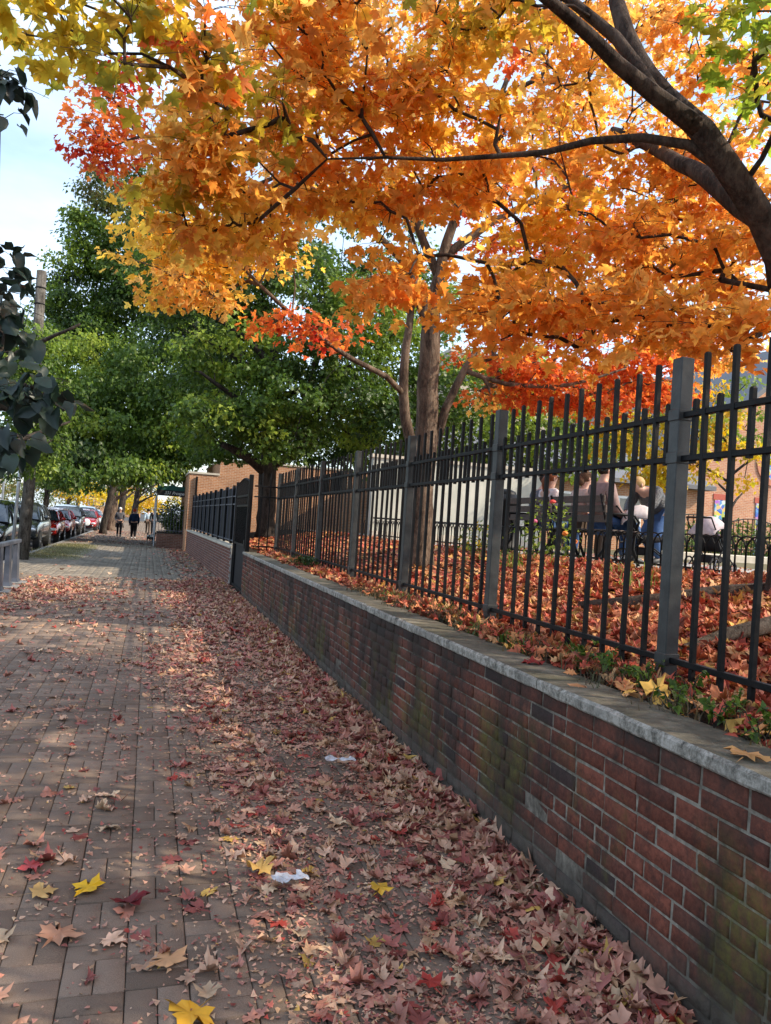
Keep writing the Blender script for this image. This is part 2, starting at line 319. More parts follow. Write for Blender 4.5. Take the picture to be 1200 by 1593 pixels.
# ---------------------------------------------------------------- planting bed and park terrace
def bedz(x, y):
    t_ = min(1, max(0, (x-2.1)/3.0)); return .875+.38*t_*t_*(3-2*t_)+.03*math.sin(x*2.1+y*1.3)*math.sin(y*.9)*min(1, (x-2.05)*2)+.05*max(0, 1-math.hypot(x-4.35, y-4.45)/1.4)
nx, ny = 26, 120; V = [(2.0+3.15*i/nx, -4+31*j/ny, bedz(2.0+3.15*i/nx, -4+31*j/ny)) for j in range(ny+1) for i in range(nx+1)]
struct('planting_bed', MB().add(V, [(j*(nx+1)+i, j*(nx+1)+i+1, (j+1)*(nx+1)+i+1, (j+1)*(nx+1)+i) for j in range(ny) for i in range(nx)]), M['soil'], smooth=True)
struct('park_path', MB().box(5.13, 9.5, -10, 27, .6, 1.252), M['concrete'])
struct('park_lawn', MB().box(9.5, 80, -10, 27, .6, 1.246), noisy('lawn', (.05, .06, .02), (.16, .11, .05), 4, .95, .5))
# ---------------------------------------------------------------- near brick wall
WX, W0, W1 = 1.785, -3.0, 14.97
wall = thing('brick_wall', 'long low dark red brick retaining wall stained with moss, pale stone coping, below the black fence', 'wall', (0, 0, 0))
cs, hs, cl = [], [], []; rr = random.Random(5); ch = .0705
for r in range(12):
    y = W0+(.107 if r % 2 else 0)+rr.uniform(-.01, .01)
    while y < W1-.03:
        ln = .203 if rr.random() > .12 else .0975
        if r == 5: ln = .0975
        e = min(y+ln, W1)
        if e-y > .03:
            u = rr.random()
            c_ = (.165, .052, .033) if u < .6 else (.125, .043, .030) if u < .84 else (.145, .055, .038) if u < .95 else (.055, .032, .030)
            v = rr.uniform(.75, 1.2)
            cs.append((WX+.045, (y+e)/2, .005+r*ch+ch/2)); hs.append((.045, (e-y)/2-.0005, ch/2-.0052)); cl.append(tuple(a*v for a in c_))
        y = e+.0105
blocks('brick_face', cs, hs, 'x', cl, M['brick'], .004, .0019, wall)
MB().box(WX+.006, 2.03, W0, W1-.004, -.1, .851).build('mortar', M['mortar'], wall)
def slab(y0, y1, x0, x1, z0, z1, mats, parent, seed):
    r_ = random.Random(seed); n = max(3, int((y1-y0)/.10)); rings = []
    for i in range(n+1):
        y = y0+(y1-y0)*i/n; e = .004 if i in (0, n) else 0; a = r_.uniform(-.0009, .0009)-(.007 if r_.random() < .04 else 0); cz = r_.uniform(-.002, .002)
        rings.append([(x0+.006+e-a, y, z0+e+cz), (x0-a+e, y, z0+.008), (x0-a*.5+e, y, z1-.012), (x0+.012-a*1.5, y, z1-e+cz*.5), (x0+.12, y, z1-e+cz), (x1-.03, y, z1-e), (x1, y, z1-.006), (x1, y, z0)])
    m_ = MB(); k = len(rings[0])
    m_.loft(rings, True)
    m_.mi = [0]*len(m_.f)
    for i in range(n):
        for j in (0, 1, 2): m_.mi[i*k+j] = 1
    m_.mi[0] = m_.mi[0]; return m_.build('coping_stone', mats, parent, smooth=False)
edges = [-3.0, -1.1, .35, 1.80, 3.22, 4.72, 6.15, 7.6, 9.05, 10.5, 11.95, 13.4, 14.99]
for i in range(len(edges)-1): slab(edges[i]+.003, edges[i+1]-.003, 1.768, 2.056, .851, .906, [M['cop_top'], M['cop_face']], wall, i)
# ---------------------------------------------------------------- near iron fence
FX = 2.40
fence = thing('iron_fence', 'long black picket fence with square posts behind the coping of the near brick wall', 'fence', (FX, 0, 0))
PY = [3.12+1.99*i for i in range(-3, 7)]; PY[-1] = 14.95
def post(y, x=0, top=2.46, par=None, s=.036, z0=.75):
    m_ = MB().box(x-s, x+s, y-s, y+s, z0, top, .004)
    for z_ in (1.03, 1.985, 2.19): m_.box(x-s-.006, x+s+.006, y-s-.004, y+s+.004, z_-.033, z_+.021, .003)
    return m_.build('post', M['iron_post'], par)
for y in PY: post(y, par=fence)
rl = random.Random(9)
for i in range(len(PY)-1):
    a, b_ = PY[i]+.037, PY[i+1]-.037
    for nm, z_ in (('bottom_rail', 1.018), ('middle_rail', 1.979), ('top_rail', 2.183)):
        dz = rl.uniform(-.004, .004); MB().box(-.016, .016, a, b_, z_-.014+dz, z_+.014+dz, .003).build(nm, M['iron'], fence)
pk = []
for i in range(len(PY)-1):
    sp = (PY[i+1]-PY[i])/11
    for k in range(11):
        if k: pk.append((PY[i]+sp*k, 0))
        pk.append((PY[i]+sp*(k+.5), 1))
def picket(m_, y, short):
    s = .0112; lx, ly = rl.uniform(-.010, .010), rl.uniform(-.010, .010)
    z0, z1 = (1.95, 2.255) if short else (rl.uniform(.93, .95), 2.455+rl.uniform(-.006, .006))
    vs = []
    for z_, q in ((z0, 0), (z1-.008, 0), (z1, .004)):
        t_ = (z_-1.0)/1.4; vs.append([(sx*(s-q)+lx*t_, y+sy*(s-q)+ly*t_, z_) for sx, sy in ((-1, -1), (1, -1), (1, 1), (-1, 1))])
    m_.loft(vs, True)
vis = [q for q in pk if q[0] > 1.9]; vis.sort(); near = vis[:99]; rest = [q for q in pk if q not in near]
for y, sh in near:
    m_ = MB(); picket(m_, y, sh); m_.build('short_picket' if sh else 'picket', M['iron'], fence)
m_ = MB()
for y, sh in rest: picket(m_, y, sh)
tag(m_.build('picket', M['iron'], fence), kind='stuff')
# return from the fence end to the gate
ret = thing('fence_return', 'short black iron fence piece joining the end of the picket fence to the gate post', 'fence', (0, 0, 0))
for nm, z_ in (('bottom_rail', 1.018), ('middle_rail', 1.979), ('top_rail', 2.183)): MB().box(1.93, FX-.034, 15.02, 15.05, z_-.014, z_+.014, .003).build(nm, M['iron'], ret)
for x in (2.08, 2.24): MB().box(x-.012, x+.012, 15.055, 15.08, .93, 2.45, .003).build('picket', M['iron'], ret)
# gate
gate = thing('iron_gate', 'tall black iron gate with solid lower panel and arched top between the two brick walls', 'gate', (1.86, 15.08, 0))
MB().box(-.04, .04, -.04, .04, 0, 2.4, .006).build('gate_post', M['iron'], gate); MB().box(-.04, .04, 2.22, 2.30, 0, 2.33, .006).build('gate_post', M['iron'], gate)
m_ = MB(); top = lambda y: 2.26+.10*math.sin(math.pi*min(1, max(0, (y-.05)/2.1)))
m_.box(-.02, .02, .06, .11, .06, top(.08), .003).box(-.02, .02, 2.13, 2.18, .06, top(2.15), .003)
for z_ in (.09, 1.0, 1.80, 2.0): m_.box(-.018, .018, .11, 2.13, z_-.02, z_+.02, .003)
m_.tube([(0, .08+2.08*k/12, top(.08+2.08*k/12)) for k in range(13)], .02, 6)
m_.build('gate_frame', M['iron'], gate)
for k in range(11):
    y = .22+.18*k; MB().box(-.011, .011, y-.011, y+.011, 1.0, top(y)-.005, .002).build('bar', M['iron'], gate)
MB().box(.02, .03, .10, 2.14, .06, 1.82).build('sheet_panel', M['dark_panel'], gate)
MB().box(-.05, -.02, .10, .22, .95, 1.12, .006).build('lock', M['iron'], gate)
# ---------------------------------------------------------------- far brick wall and its screened fence
ang = math.atan2(1.50-1.77, 32.3-17.42); FL = 15.0
fw = thing('brick_wall', 'farther low red brick wall with pale coping between the gate and the orange brick building', 'wall', (1.79, 17.42, 0), -ang)
cs, hs, cl = [], [], []
for r in range(12):
    y = .107 if r % 2 else 0
    while y < FL-.03:
        e = min(y+.203, FL); v = rr.uniform(.8, 1.2); c_ = (.14, .055, .04) if rr.random() < .75 else (.18, .075, .05)
        if e-y > .03: cs.append((.045, (y+e)/2, .005+r*ch+ch/2)); hs.append((.045, (e-y)/2-.0005, ch/2-.0052)); cl.append(tuple(a*v for a in c_))
        y = e+.0105
M['brick2'] = noisy('far_wall_brick', (.75, .75, .75), (1.2, 1.15, 1.1), 3, .88, .3, attr=True)
blocks('brick_face', cs, hs, 'x', cl, M['brick2'], .003, .001, fw)
MB().box(.006, .26, 0, FL, -.1, .851).build('mortar', M['concrete'], fw)
for i in range(10): slab(i*1.5+.003, i*1.5+1.497, -.02, .30, .851, .91, [M['stone'], M['stone']], fw, 100+i)
ff = thing('screened_fence', 'black iron fence backed with dark panels on the farther brick wall', 'fence', (1.97, 17.42, 0), -ang)
for i in range(11): MB().box(-.03, .03, .05+i*1.48, .11+i*1.48, .9, 2.32, .004).build('post', M['iron'], ff)
for i in range(20): MB().box(-.012, .012, .42+i*.74-.012, .42+i*.74+.012, .93, 2.30, .002).build('picket', M['steel'], ff)
for nm, z_ in (('bottom_rail', .99), ('middle_rail', 1.86), ('top_rail', 2.05)): MB().box(-.016, .016, .1, FL, z_-.014, z_+.014, .003).build(nm, M['steel'], ff)
MB().box(.04, .05, .05, FL, .96, 2.27).build('screen_panel', M['dark_panel'], ff)
# ---------------------------------------------------------------- orange brick building and things at its foot
bl = thing('brick_building', 'orange brick building with stepped parapet beyond the screened fence', 'building', (1.5, 32.6, 0))
MB().box(0, 1.2, 0, 7, 0, 3.22).build('wall', M['orbrick'], bl); MB().box(-.04, 1.2, -.04, 7.04, 3.22, 3.30).build('parapet_cap', M['stone'], bl)
MB().box(1.2, 9.0, -.003, 8, 0, 3.85).build('wall', M['orbrick'], bl); MB().box(1.16, 9.04, -.045, 8.04, 3.85, 3.93).build('parapet_cap', M['stone'], bl)
MB().box(-.006, .3, .2, .6, .9, 1.9).build('window', M['glass'], bl)
dp = MB().box(.25, .33, -.10, -.03, .9, 3.1).build('downpipe', M['iron'], bl)
aw = thing('entrance_awning', 'dark green entrance awning with white script lettering on slim posts beyond the brick building', 'awning', (.30, 36.2, 0))
MB().add([(0, 0, 2.42), (1.35, 0, 2.42), (1.35, 0, 2.66), (0, 0, 2.66), (0, 9, 2.42), (1.35, 9, 2.42), (1.35, 9, 2.66), (0, 9, 2.66), (.65, 0, 2.80), (.65, 9, 2.80)],
         [(0, 4, 7, 3), (1, 2, 6, 5), (3, 7, 9, 8), (8, 9, 6, 2), (3, 8, 2)]).build('awning_roof', M['awn'], aw)
MB().box(-.01, 2.6, -.03, 0, 2.30, 2.56).build('valance', M['awnb'], aw); MB().box(-.01, 2.6, -.02, .3, 2.561, 2.75).build('top_band', M['awn'], aw)
for x, y in ((.0, .03), (1.3, .03), (0, 4), (1.3, 4), (0, 8.6)): MB().tube([(x, y, 0), (x, y, 2.31)], .03, 10).build('post', M['galv'], aw)
def text(body, size, loc, rot, mat, parent, shear=.0, ext=.002):
    cu = bpy.data.curves.new('lettering', 'FONT'); cu.body = body; cu.size = size; cu.extrude = ext; cu.shear = shear; cu.align_y = 'CENTER'; cu.space_character = .95
    o = bpy.data.objects.new('lettering_tmp', cu); COL.objects.link(o); bpy.context.view_layer.update()
    me = bpy.data.meshes.new_from_object(o); bpy.data.objects.remove(o); me.materials.clear(); me.materials.append(mat)
    r_ = bpy.data.objects.new('lettering', me); COL.objects.link(r_); r_.parent = parent; r_.location = loc; r_.rotation_euler = rot; return r_
text('331 Prospect Pl.', .20, (.30, -.034, 2.43), (R(90), 0, 0), M['white'], aw, .35)
pl = thing('brick_planter', 'low dark brick planter with iron railing and shrub beside the awning', 'planter', (.40, 35.0, 0))
MB().box(0, 1.5, 0, 3, 0, .62).build('planter_wall', M['dkbrick'], pl); MB().box(.02, 1.48, .04, 2.96, .62, .66).build('soil', M['soil'], pl)
m_ = MB()
for k in range(12): m_.box(.05+k*.125-.009, .05+k*.125+.009, .06, .08, .64, 1.75)
m_.box(.04, 1.46, .055, .085, 1.66, 1.69).box(.04, 1.46, .055, .085, .75, .78); m_.build('railing', M['steel'], pl)
# ---------------------------------------------------------------- street furniture on the left
dk = thing('metal_railing', 'wide grey metal uprights under a top rail at the left edge of the sidewalk', 'railing', (-2.40, 14.2, 0))
for k in range(7):
    y = -3.0+k*.88
    MB().loft([[(-.05, y-.15, 0), (.09, y-.15, 0), (.09, y+.15, 0), (-.05, y+.15, 0)], [(-.05, y-.13, .1), (.05, y-.13, .1), (.05, y+.13, .1), (-.05, y+.13, .1)], [(-.05, y-.12, .78), (.02, y-.12, .78), (.02, y+.12, .78), (-.05, y+.12, .78)]]).build('upright', M['steel'], dk)
    MB().box(-.08, .2, y-.24, y+.24, .003, .03, .005).build('foot_plate', M['kerb'], dk)
MB().box(-.07, .04, -3.3, 2.5, .78, .85, .01).build('top_rail', M['steel'], dk)
up = thing('utility_pole', 'leaning weathered wooden utility pole with conduit at the kerb', 'pole', (-3.27, 23.4, 0))
m_ = MB(); pts = [(0, 0, -.1), (.05, 0, 2), (.0, 0, 5), (-.03, 0, 8.05)]; m_.tube(pts, [.17, .155, .145, .13], 14); m_.build('shaft', M['pole'], up, True)
MB().tube([(-.26, -.05, 0), (-.21, -.05, 2.2), (-.18, -.05, 5.2)], .045, 10).build('conduit', M['galv'], up, True)
for z_ in (7.55, 7.1): MB().lathe([(.142, z_), (.15, z_+.01), (.15, z_+.03), (.142, z_+.04)], 14, (-.028, 0)).build('band', M['iron'], up)
m_ = MB(); m_.tube([(-.18, 0, 7.3), (-6, -2, 7.35), (-16, -4, 7.9)], .012, 5).tube([(-.2+.16*math.cos(a/3)-.16, -.05, 7.15+.13*math.sin(a/3)) for a in range(20)], .008, 4)
m_.tube([(-.2, -.05, 7.2), (-.33, -.05, 6.6), (-.42, -.05, 5.9), (-.3, -.05, 5.2), (-.2, -.05, 4.9)], .010, 5); m_.build('cable', M['iron'], up)
# ---------------------------------------------------------------- people
SK = flat('skin', (.45, .26, .19), .55); HM = {}
def cloth(name, c, r=.85): 
    if name not in HM: HM[name] = noisy(name, tuple(x*.75 for x in c), tuple(min(1, x*1.2) for x in c), 9, r, .4, 0, .2, 40, d=.008)
    return HM[name]
def skin(name, nodes, edges, mat, parent, sub=1, root=0):
    me = bpy.data.meshes.new(name); bm = bmesh.new(); lay = bm.verts.layers.skin.verify(); vs = []
    for i, (p_, r_) in enumerate(nodes):
        v = bm.verts.new(p_); rx = r_ if isinstance(r_, tuple) else (r_, r_); v[lay].radius = rx; v[lay].use_root = (i == root); vs.append(v)
    for a_, b_ in edges: bm.edges.new((vs[a_], vs[b_]))
    bm.to_mesh(me); bm.free(); me.materials.append(mat)
    o = bpy.data.objects.new(name, me); COL.objects.link(o); o.parent = parent
    md = o.modifiers.new('skin', 'SKIN'); md.use_smooth_shade = True; md.use_x_symmetry = False
    s_ = o.modifiers.new('sub', 'SUBSURF'); s_.levels = sub; s_.render_levels = sub
    return o
def person(label, loc, rz, J, top, trou, hair, hairlen=0, group=None, fat=1., shoe=(.03, .03, .03), hat=None, fingers=False):
    """J: joints in local space, person faces -Y"""
    t_ = thing('person', label, 'person', loc, rz, group)
    P_ = lambda k: Vector(J[k]); hd = P_('head'); nk = P_('neck'); ch_ = P_('chest'); pv = P_('pelvis'); f = fat
    nd = [(pv, (.14*f, .11*f)), (pv.lerp(ch_, .5), (.125*f, .10*f)), (ch_, (.155*f, .11*f)), (nk, (.055, .055)), (hd+Vector((0, 0, -.07)), (.068, .075)), (hd+Vector((0, 0, .03)), (.078, .092)), (hd+Vector((0, 0, .09)), (.05, .06))]
    ed = [(0, 1), (1, 2), (2, 3), (3, 4), (4, 5), (5, 6)]
    def ch2(keys, rad, start):
        q = start
        for k, r_ in zip(keys, rad): nd.append((P_(k), r_)); ed.append((q, len(nd)-1)); q = len(nd)-1
        return q
    for s_ in 'LR':
        q = ch2(['sh'+s_, 'el'+s_, 'wr'+s_], [.055*f, .043*f, .027], 2)
        w_ = P_('wr'+s_); d_ = (w_-P_('el'+s_)).normalized(); sx = Vector((1 if s_ == 'L' else -1, 0, 0)); sx = (sx-d_*sx.dot(d_)).normalized(); up_ = d_.cross(sx)
        nd.append((w_+d_*.06, (.033, .018))); ed.append((q, len(nd)-1)); pm = len(nd)-1
        for k in range(4):
            nd.append((w_+d_*.10+up_*(k-1.5)*.018, .009)); ed.append((pm, len(nd)-1)); nd.append((w_+d_*(.15+.01*(k in (1, 2)))+up_*(k-1.5)*.019+sx*-.012, .007)); ed.append((len(nd)-2, len(nd)-1))
        nd.append((w_+d_*.075+up_*.045, .009)); ed.append((pm, len(nd)-1))
        ch2(['hip'+s_, 'kn'+s_, 'an'+s_, 'toe'+s_], [.085*f, .058*f, .04, .035], 0)
    fy = Vector((0, -.095, 0)); nd.append((hd+Vector((0, -.105, -.01)), .014)); ed.append((5, len(nd)-1))
    skin('body', nd, ed, SK, t_)
    tn = [(pv+Vector((0, 0, .0)), (.165*f, .135*f)), (pv.lerp(ch_, .5), (.155*f, .13*f)), (ch_, (.185*f, .135*f)), (ch_.lerp(nk, .75), (.085*f, .075*f))]; te = [(0, 1), (1, 2), (2, 3)]
    for s_ in 'LR':
        q = 2
        for k, r_ in (('sh', .078*f), ('el', .062*f), ('wr', .045)): tn.append((P_(k+s_), r_)); te.append((q, len(tn)-1)); q = len(tn)-1
    skin('top', tn, te, top, t_)
    pn = [(pv+Vector((0, 0, -.02)), (.155*f, .125*f))]; pe = []
    for s_ in 'LR':
        q = 0
        for k, r_ in (('hip', .10*f), ('kn', .073*f), ('an', .058)): pn.append((P_(k+s_), r_)); pe.append((q, len(pn)-1)); q = len(pn)-1
    skin('trousers', pn, pe, trou, t_)
    for s_ in 'LR':
        a_, b_ = P_('an'+s_), P_('toe'+s_); m_ = MB(); c_ = a_.lerp(b_, .5); dd = (b_-a_); 
        m_.tube([a_+Vector((0, 0, .03)), a_+Vector((0, 0, -.02)), a_.lerp(b_, .5), b_, b_+dd*.15], [.045, .05, .05, .042, .02], 10, flatz=.8); m_.build('shoe', flat('shoe', shoe, .6), t_, True)
    m_ = MB(); m_.ell(hd+Vector((0, .018, .035)), (.092, .102, .095), 14, 8, .03)
    if hairlen: m_.tube([hd+Vector((0, .07, .02)), hd+Vector((0, .11, -.05)), hd+Vector((0, .11, -.05-hairlen))], [.06, .07, .03], 10)
    m_.build('hat' if hat else 'hair', hat or hair, t_, True)
    for sx in (-1, 1): MB().ell(hd+Vector((sx*.03, -.088, .0)), (.011, .008, .007), 8, 5).build('eye', flat('eye', (.05, .03, .02), .3), t_, True)
    for sx in (-1, 1): MB().ell(hd+Vector((sx*.082, .0, -.005)), (.012, .018, .03), 8, 5).build('ear', SK, t_, True)
    return t_
def walk(h=1.72, st=.12, arm='swing'):
    k = h/1.75
    J = dict(pelvis=(0, 0, .96), chest=(0, 0, 1.32), neck=(0, -.01, 1.49), head=(0, -.03, 1.63), hipL=(.09, 0, .88), hipR=(-.09, 0, .88), knL=(.09, -st-.03, .50), knR=(-.09, st*.3, .49),
             anL=(.09, -st, .09), anR=(-.09, st*1.5, .12), toeL=(.09, -st-.15, .045), toeR=(-.09, st*1.5-.13, .045), shL=(.18, 0, 1.41), shR=(-.18, 0, 1.41))
    if arm == 'pocket': J.update(elL=(.27, .08, 1.13), elR=(-.27, .08, 1.13), wrL=(.20, -.08, .95), wrR=(-.20, -.08, .95))
    elif arm == 'front': J.update(elL=(.26, .03, 1.13), elR=(-.26, .03, 1.13), wrL=(.10, -.22, 1.12), wrR=(-.10, -.22, 1.12))
    else: J.update(elL=(.24, .07, 1.13), elR=(-.24, -.05, 1.13), wrL=(.25, .02, .88), wrR=(-.25, -.14, .90))
    return {a: tuple(x*k for x in b) for a, b in J.items()}
def sit(h=1.7, lean=0.):
    k = h/1.75; s_ = .46/k
    J = dict(pelvis=(0, 0, s_+.12), chest=(0, .05-lean, s_+.48), neck=(0, .03-lean*1.3, s_+.65), head=(0, .0-lean*1.5, s_+.79), hipL=(.10, -.05, s_+.08), hipR=(-.10, -.05, s_+.08), knL=(.13, -.46, s_+.06), knR=(-.13, -.46, s_+.06),
             anL=(.12, -.42, .09), anR=(-.12, -.40, .09), toeL=(.12, -.58, .045), toeR=(-.12, -.56, .045), shL=(.19, .04-lean, s_+.57), shR=(-.19, .04-lean, s_+.57),
             elL=(.25, -.02-lean, s_+.28), elR=(-.25, -.02-lean, s_+.28), wrL=(.12, -.25, s_+.18), wrR=(-.12, -.25, s_+.18))
    return {a: tuple(x*k for x in b) for a, b in J.items()}
blk = cloth('black_cloth', (.012, .012, .015)); jean = cloth('denim', (.05, .10, .22)); dkh = cloth('dark_hair', (.02, .012, .008), .6); aub = cloth('auburn_hair', (.16, .05, .02), .6); bld = cloth('blond_hair', (.42, .28, .12), .6)
person('person in grey jacket and white cap walking towards the camera with hands in pockets', (-1.55, 46.5, 0), 0, walk(1.66, .13, 'pocket'), cloth('grey_jacket', (.10, .10, .115)), blk, dkh, hat=cloth('white_cap', (.7, .7, .68)))
person('person in navy jacket and red head scarf walking away along the sidewalk', (-.72, 43.5, 0), math.pi, walk(1.63, .14), cloth('navy_jacket', (.012, .03, .075)), blk, cloth('red_hair', (.35, .04, .015)), fat=1.25, shoe=(.5, .5, .5), hat=cloth('red_scarf', (.40, .045, .02)))
person('person in black coat walking away beyond the awning post', (.35, 53, 0), math.pi, walk(1.76, .15), blk, blk, dkh)
person('person in pale blue jacket partly behind the person in black coat', (.0, 55, 0), math.pi, walk(1.70, .1), cloth('pale_blue', (.45, .55, .62)), cloth('brown_cloth', (.08, .055, .04)), dkh)
# dog, side-on / rear view, one continuous body
dog = thing('dog', 'small black and white dog standing by the awning post', 'dog', (.18, 38.4, 0), .5)
nd = [((0, .22, .36), (.085, .09)), ((0, 0, .35), (.09, .10)), ((0, -.20, .37), (.10, .125)), ((0, -.31, .47), .065), ((0, -.37, .56), .062), ((0, -.46, .54), .035), ((0, -.50, .53), .026),
      ((.06, -.21, .24), .036), ((.065, -.19, .12), .022), ((.065, -.21, .02), .024), ((-.06, -.21, .24), .036), ((-.065, -.25, .12), .022), ((-.065, -.27, .02), .024),
      ((.07, .23, .25), .05), ((.07, .17, .19), .03), ((.07, .28, .12), .02), ((.07, .25, .02), .024), ((-.07, .25, .25), .05), ((-.07, .20, .19), .03), ((-.07, .31, .12), .02), ((-.07, .28, .02), .024),
      ((0, .34, .44), .03), ((0, .40, .54), .022)]
skin('body', nd, [(0, 1), (1, 2), (2, 3), (3, 4), (4, 5), (5, 6), (2, 7), (7, 8), (8, 9), (2, 10), (10, 11), (11, 12), (0, 13), (13, 14), (14, 15), (15, 16), (0, 17), (17, 18), (18, 19), (19, 20), (0, 21), (21, 22)],
     noisy('dog_coat', (.01, .01, .01), (.6, .58, .55), 5, .8, .3, lo=.52, hi=.56), dog, root=1)
for sx in (-1, 1): MB().add([(sx*.03, -.36, .60), (sx*.065, -.35, .59), (sx*.05, -.38, .68), (sx*.045, -.34, .60)], [(0, 1, 2), (1, 3, 2), (3, 0, 2), (0, 3, 1)]).build('ear', blk, dog)
# ---------------------------------------------------------------- benches and the people on them
BG = 1.252
wood = noisy('bench_wood', (.05, .036, .028), (.10, .072, .055), 5, .7, .3, sc=(8, 1, 8))
def bench(label, loc, rz):
    t_ = thing('park_bench', label, 'bench', loc, rz, 'park benches seen from behind'); L = 1.40
    for z_, y_ in ((.86, .30), (.73, .27), (.60, .24)): MB().box(-L/2, L/2, y_-.014, y_+.014, z_-.052, z_+.045, .006).build('back_slat', wood, t_)
    m_ = MB()
    for k in range(4): m_.box(-L/2, L/2, -.22+.11*k-.045, -.22+.11*k+.045, .43, .46, .006)
    m_.build('seat', wood, t_)
    for x in (-L/2+.05, L/2-.05):
        m_ = MB(); m_.tube([(x, .38, 0), (x, .22, .22), (x, .17, .42), (x, .24, .60), (x, .33, .92)], [.02, .024, .026, .022, .018], 8).tube([(x, -.30, 0), (x, -.20, .22), (x, -.22, .42), (x, .17, .42)], .022, 8)
        m_.tube([(x, -.22, .42), (x, -.27, .58), (x, -.20, .66), (x, .0, .67), (x, .24, .66)], .018, 8).tube([(x, .05, .42), (x, .0, .3), (x, -.12, .34), (x, -.08, .42)], .012, 6)
        m_.build('end_frame', M['iron'], t_, True)
    return t_
bench('dark slatted park bench carrying the person in the white knit sweater', (5.93, 10.9, BG), R(90))
bench('dark slatted park bench carrying the person in the taupe jacket', (5.93, 9.43, BG), R(90))
def on_bench(label, y, **k):
    a = k.pop('pose', sit()); return person(label, (6.02, y, BG), R(90), a, **k)
on_bench('seated person in white knit sweater with long auburn ponytail', 10.85, top=cloth('white_knit', (.55, .48, .48)), trou=jean, hair=aub, hairlen=.16)
on_bench('seated person in dark grey jacket at the far left end of the bench', 11.35, pose=sit(1.72, .12), top=cloth('grey_jacket', (.10, .10, .115)), trou=blk, hair=dkh)
on_bench('seated person in pale pink top with brown hair', 9.95, pose=sit(1.62, .05), top=cloth('pink_top', (.50, .36, .31)), trou=cloth('brown_cloth', (.08, .055, .04)), hair=cloth('brown_hair', (.09, .05, .03)), hairlen=.05)
on_bench('broad seated person in taupe jacket with short curly dark hair', 9.36, pose=sit(1.80), top=cloth('taupe_jacket', (.22, .15, .14)), trou=jean, hair=dkh, fat=1.22)
J = walk(1.68, .05, 'front'); J.update(pelvis=(0, .05, .78), hipL=(.09, .05, .72), hipR=(-.09, .05, .72), knL=(.12, -.22, .44), knR=(-.12, -.16, .44), chest=(0, -.20, 1.02), neck=(0, -.38, 1.10), head=(0, -.50, 1.15), shL=(.18, -.28, 1.07), shR=(-.18, -.28, 1.07), elL=(.22, -.40, .86), elR=(-.22, -.40, .86), wrL=(.12, -.58, .74), wrR=(-.12, -.58, .74))
puffer = noisy('black_puffer', (.02, .021, .025), (.05, .052, .06), 9, .35, 1., 0, .6, 16, sc=(1, 1, 3), d=.03)
person('blond person in shiny black puffer jacket bending over the stroller', (7.25, 9.8, BG), R(-75), J, puffer, jean, bld, fat=1.3)
def stroller(label, loc, rz, cover, sc_):
    t_ = thing('stroller', label, 'stroller', loc, rz, 'strollers beside the benches')
    for x, y in ((-.25, .35), (.25, .35), (-.2, -.38), (.2, -.38)):
        m_ = MB(); r_ = .14 if y > 0 else .10
        m_.tube([(x, y+r_*math.cos(a), r_+.005+r_*.93*math.sin(a)) for a in [2*math.pi*k/18 for k in range(19)]], .016, 6); wh = m_.build('wheel', M['rubber'], t_, True)
        m_ = MB()
        for k in range(6): a = math.pi*k/3; m_.tube([(x, y, r_), (x, y+r_*.9*math.cos(a), r_+r_*.9*math.sin(a))], .004, 4)
        m_.build('spokes', M['chrome'], wh)
    m_ = MB()
    for x in (-.24, .24): m_.tube([(x, -.38, .1), (x, .15, .50), (x, .52, .98)], .013, 8).tube([(x, .35, .14), (x, -.05, .55)], .013, 8)
    m_.tube([(-.24, .52, .98), (.24, .52, .98)], .017, 8); m_.build('frame', M['iron'], t_, True)
    m_ = MB(); m_.loft([[(-.2, -.25, .42), (.2, -.25, .42), (.2, -.25, .5), (-.2, -.25, .5)], [(-.2, .1, .38), (.2, .1, .38), (.2, .1, .5), (-.2, .1, .5)], [(-.2, .30, .75), (.2, .30, .75), (.2, .24, .82), (-.2, .24, .82)]]); m_.build('seat', blk, t_, True)
    m_ = MB(); n = 9; rings = []
    for i in range(n):
        a = math.pi*(.02+.62*i/(n-1)); rings.append([(x, .12+.30*math.cos(a), .66+.36*math.sin(a)*(1-.6*(x/.26)**2)) for x in [-.26+.52*k/8 for k in range(9)]])
    m_.loft(rings, False, False); o = m_.build('hood', cover, t_, True); sd_ = o.modifiers.new('thick', 'SOLIDIFY'); sd_.thickness = .012
    m_ = MB().box(-.18, .18, -.05, .32, .18, .32, .03); m_.build('basket', blk, t_); t_.scale = (sc_,)*3
stroller('stroller with pale grey hood in front of the person in the puffer jacket', (6.45, 8.95, BG), R(60), cloth('pale_canvas', (.5, .45, .44)), .80)
stroller('black stroller with pale blanket on the far side of the square fence post', (6.7, 7.95, BG), R(110), cloth('blanket', (.42, .36, .38)), .68)
bn = thing('litter_bin', 'dark litter bin standing behind the hoop fence near the big tree trunk', 'bin', (6.1, 12.6, BG))
MB().lathe([(.26, 0), (.28, .04), (.28, .1), (.26, .12), (.26, .85), (.29, .87), (.29, .93), (.25, .95), (.20, 1.02)], 20).build('barrel', M['iron'], bn, True)
MB().lathe([(.22, .95), (.16, 1.08), (.05, 1.12)], 20).build('lid', M['iron'], bn, True)
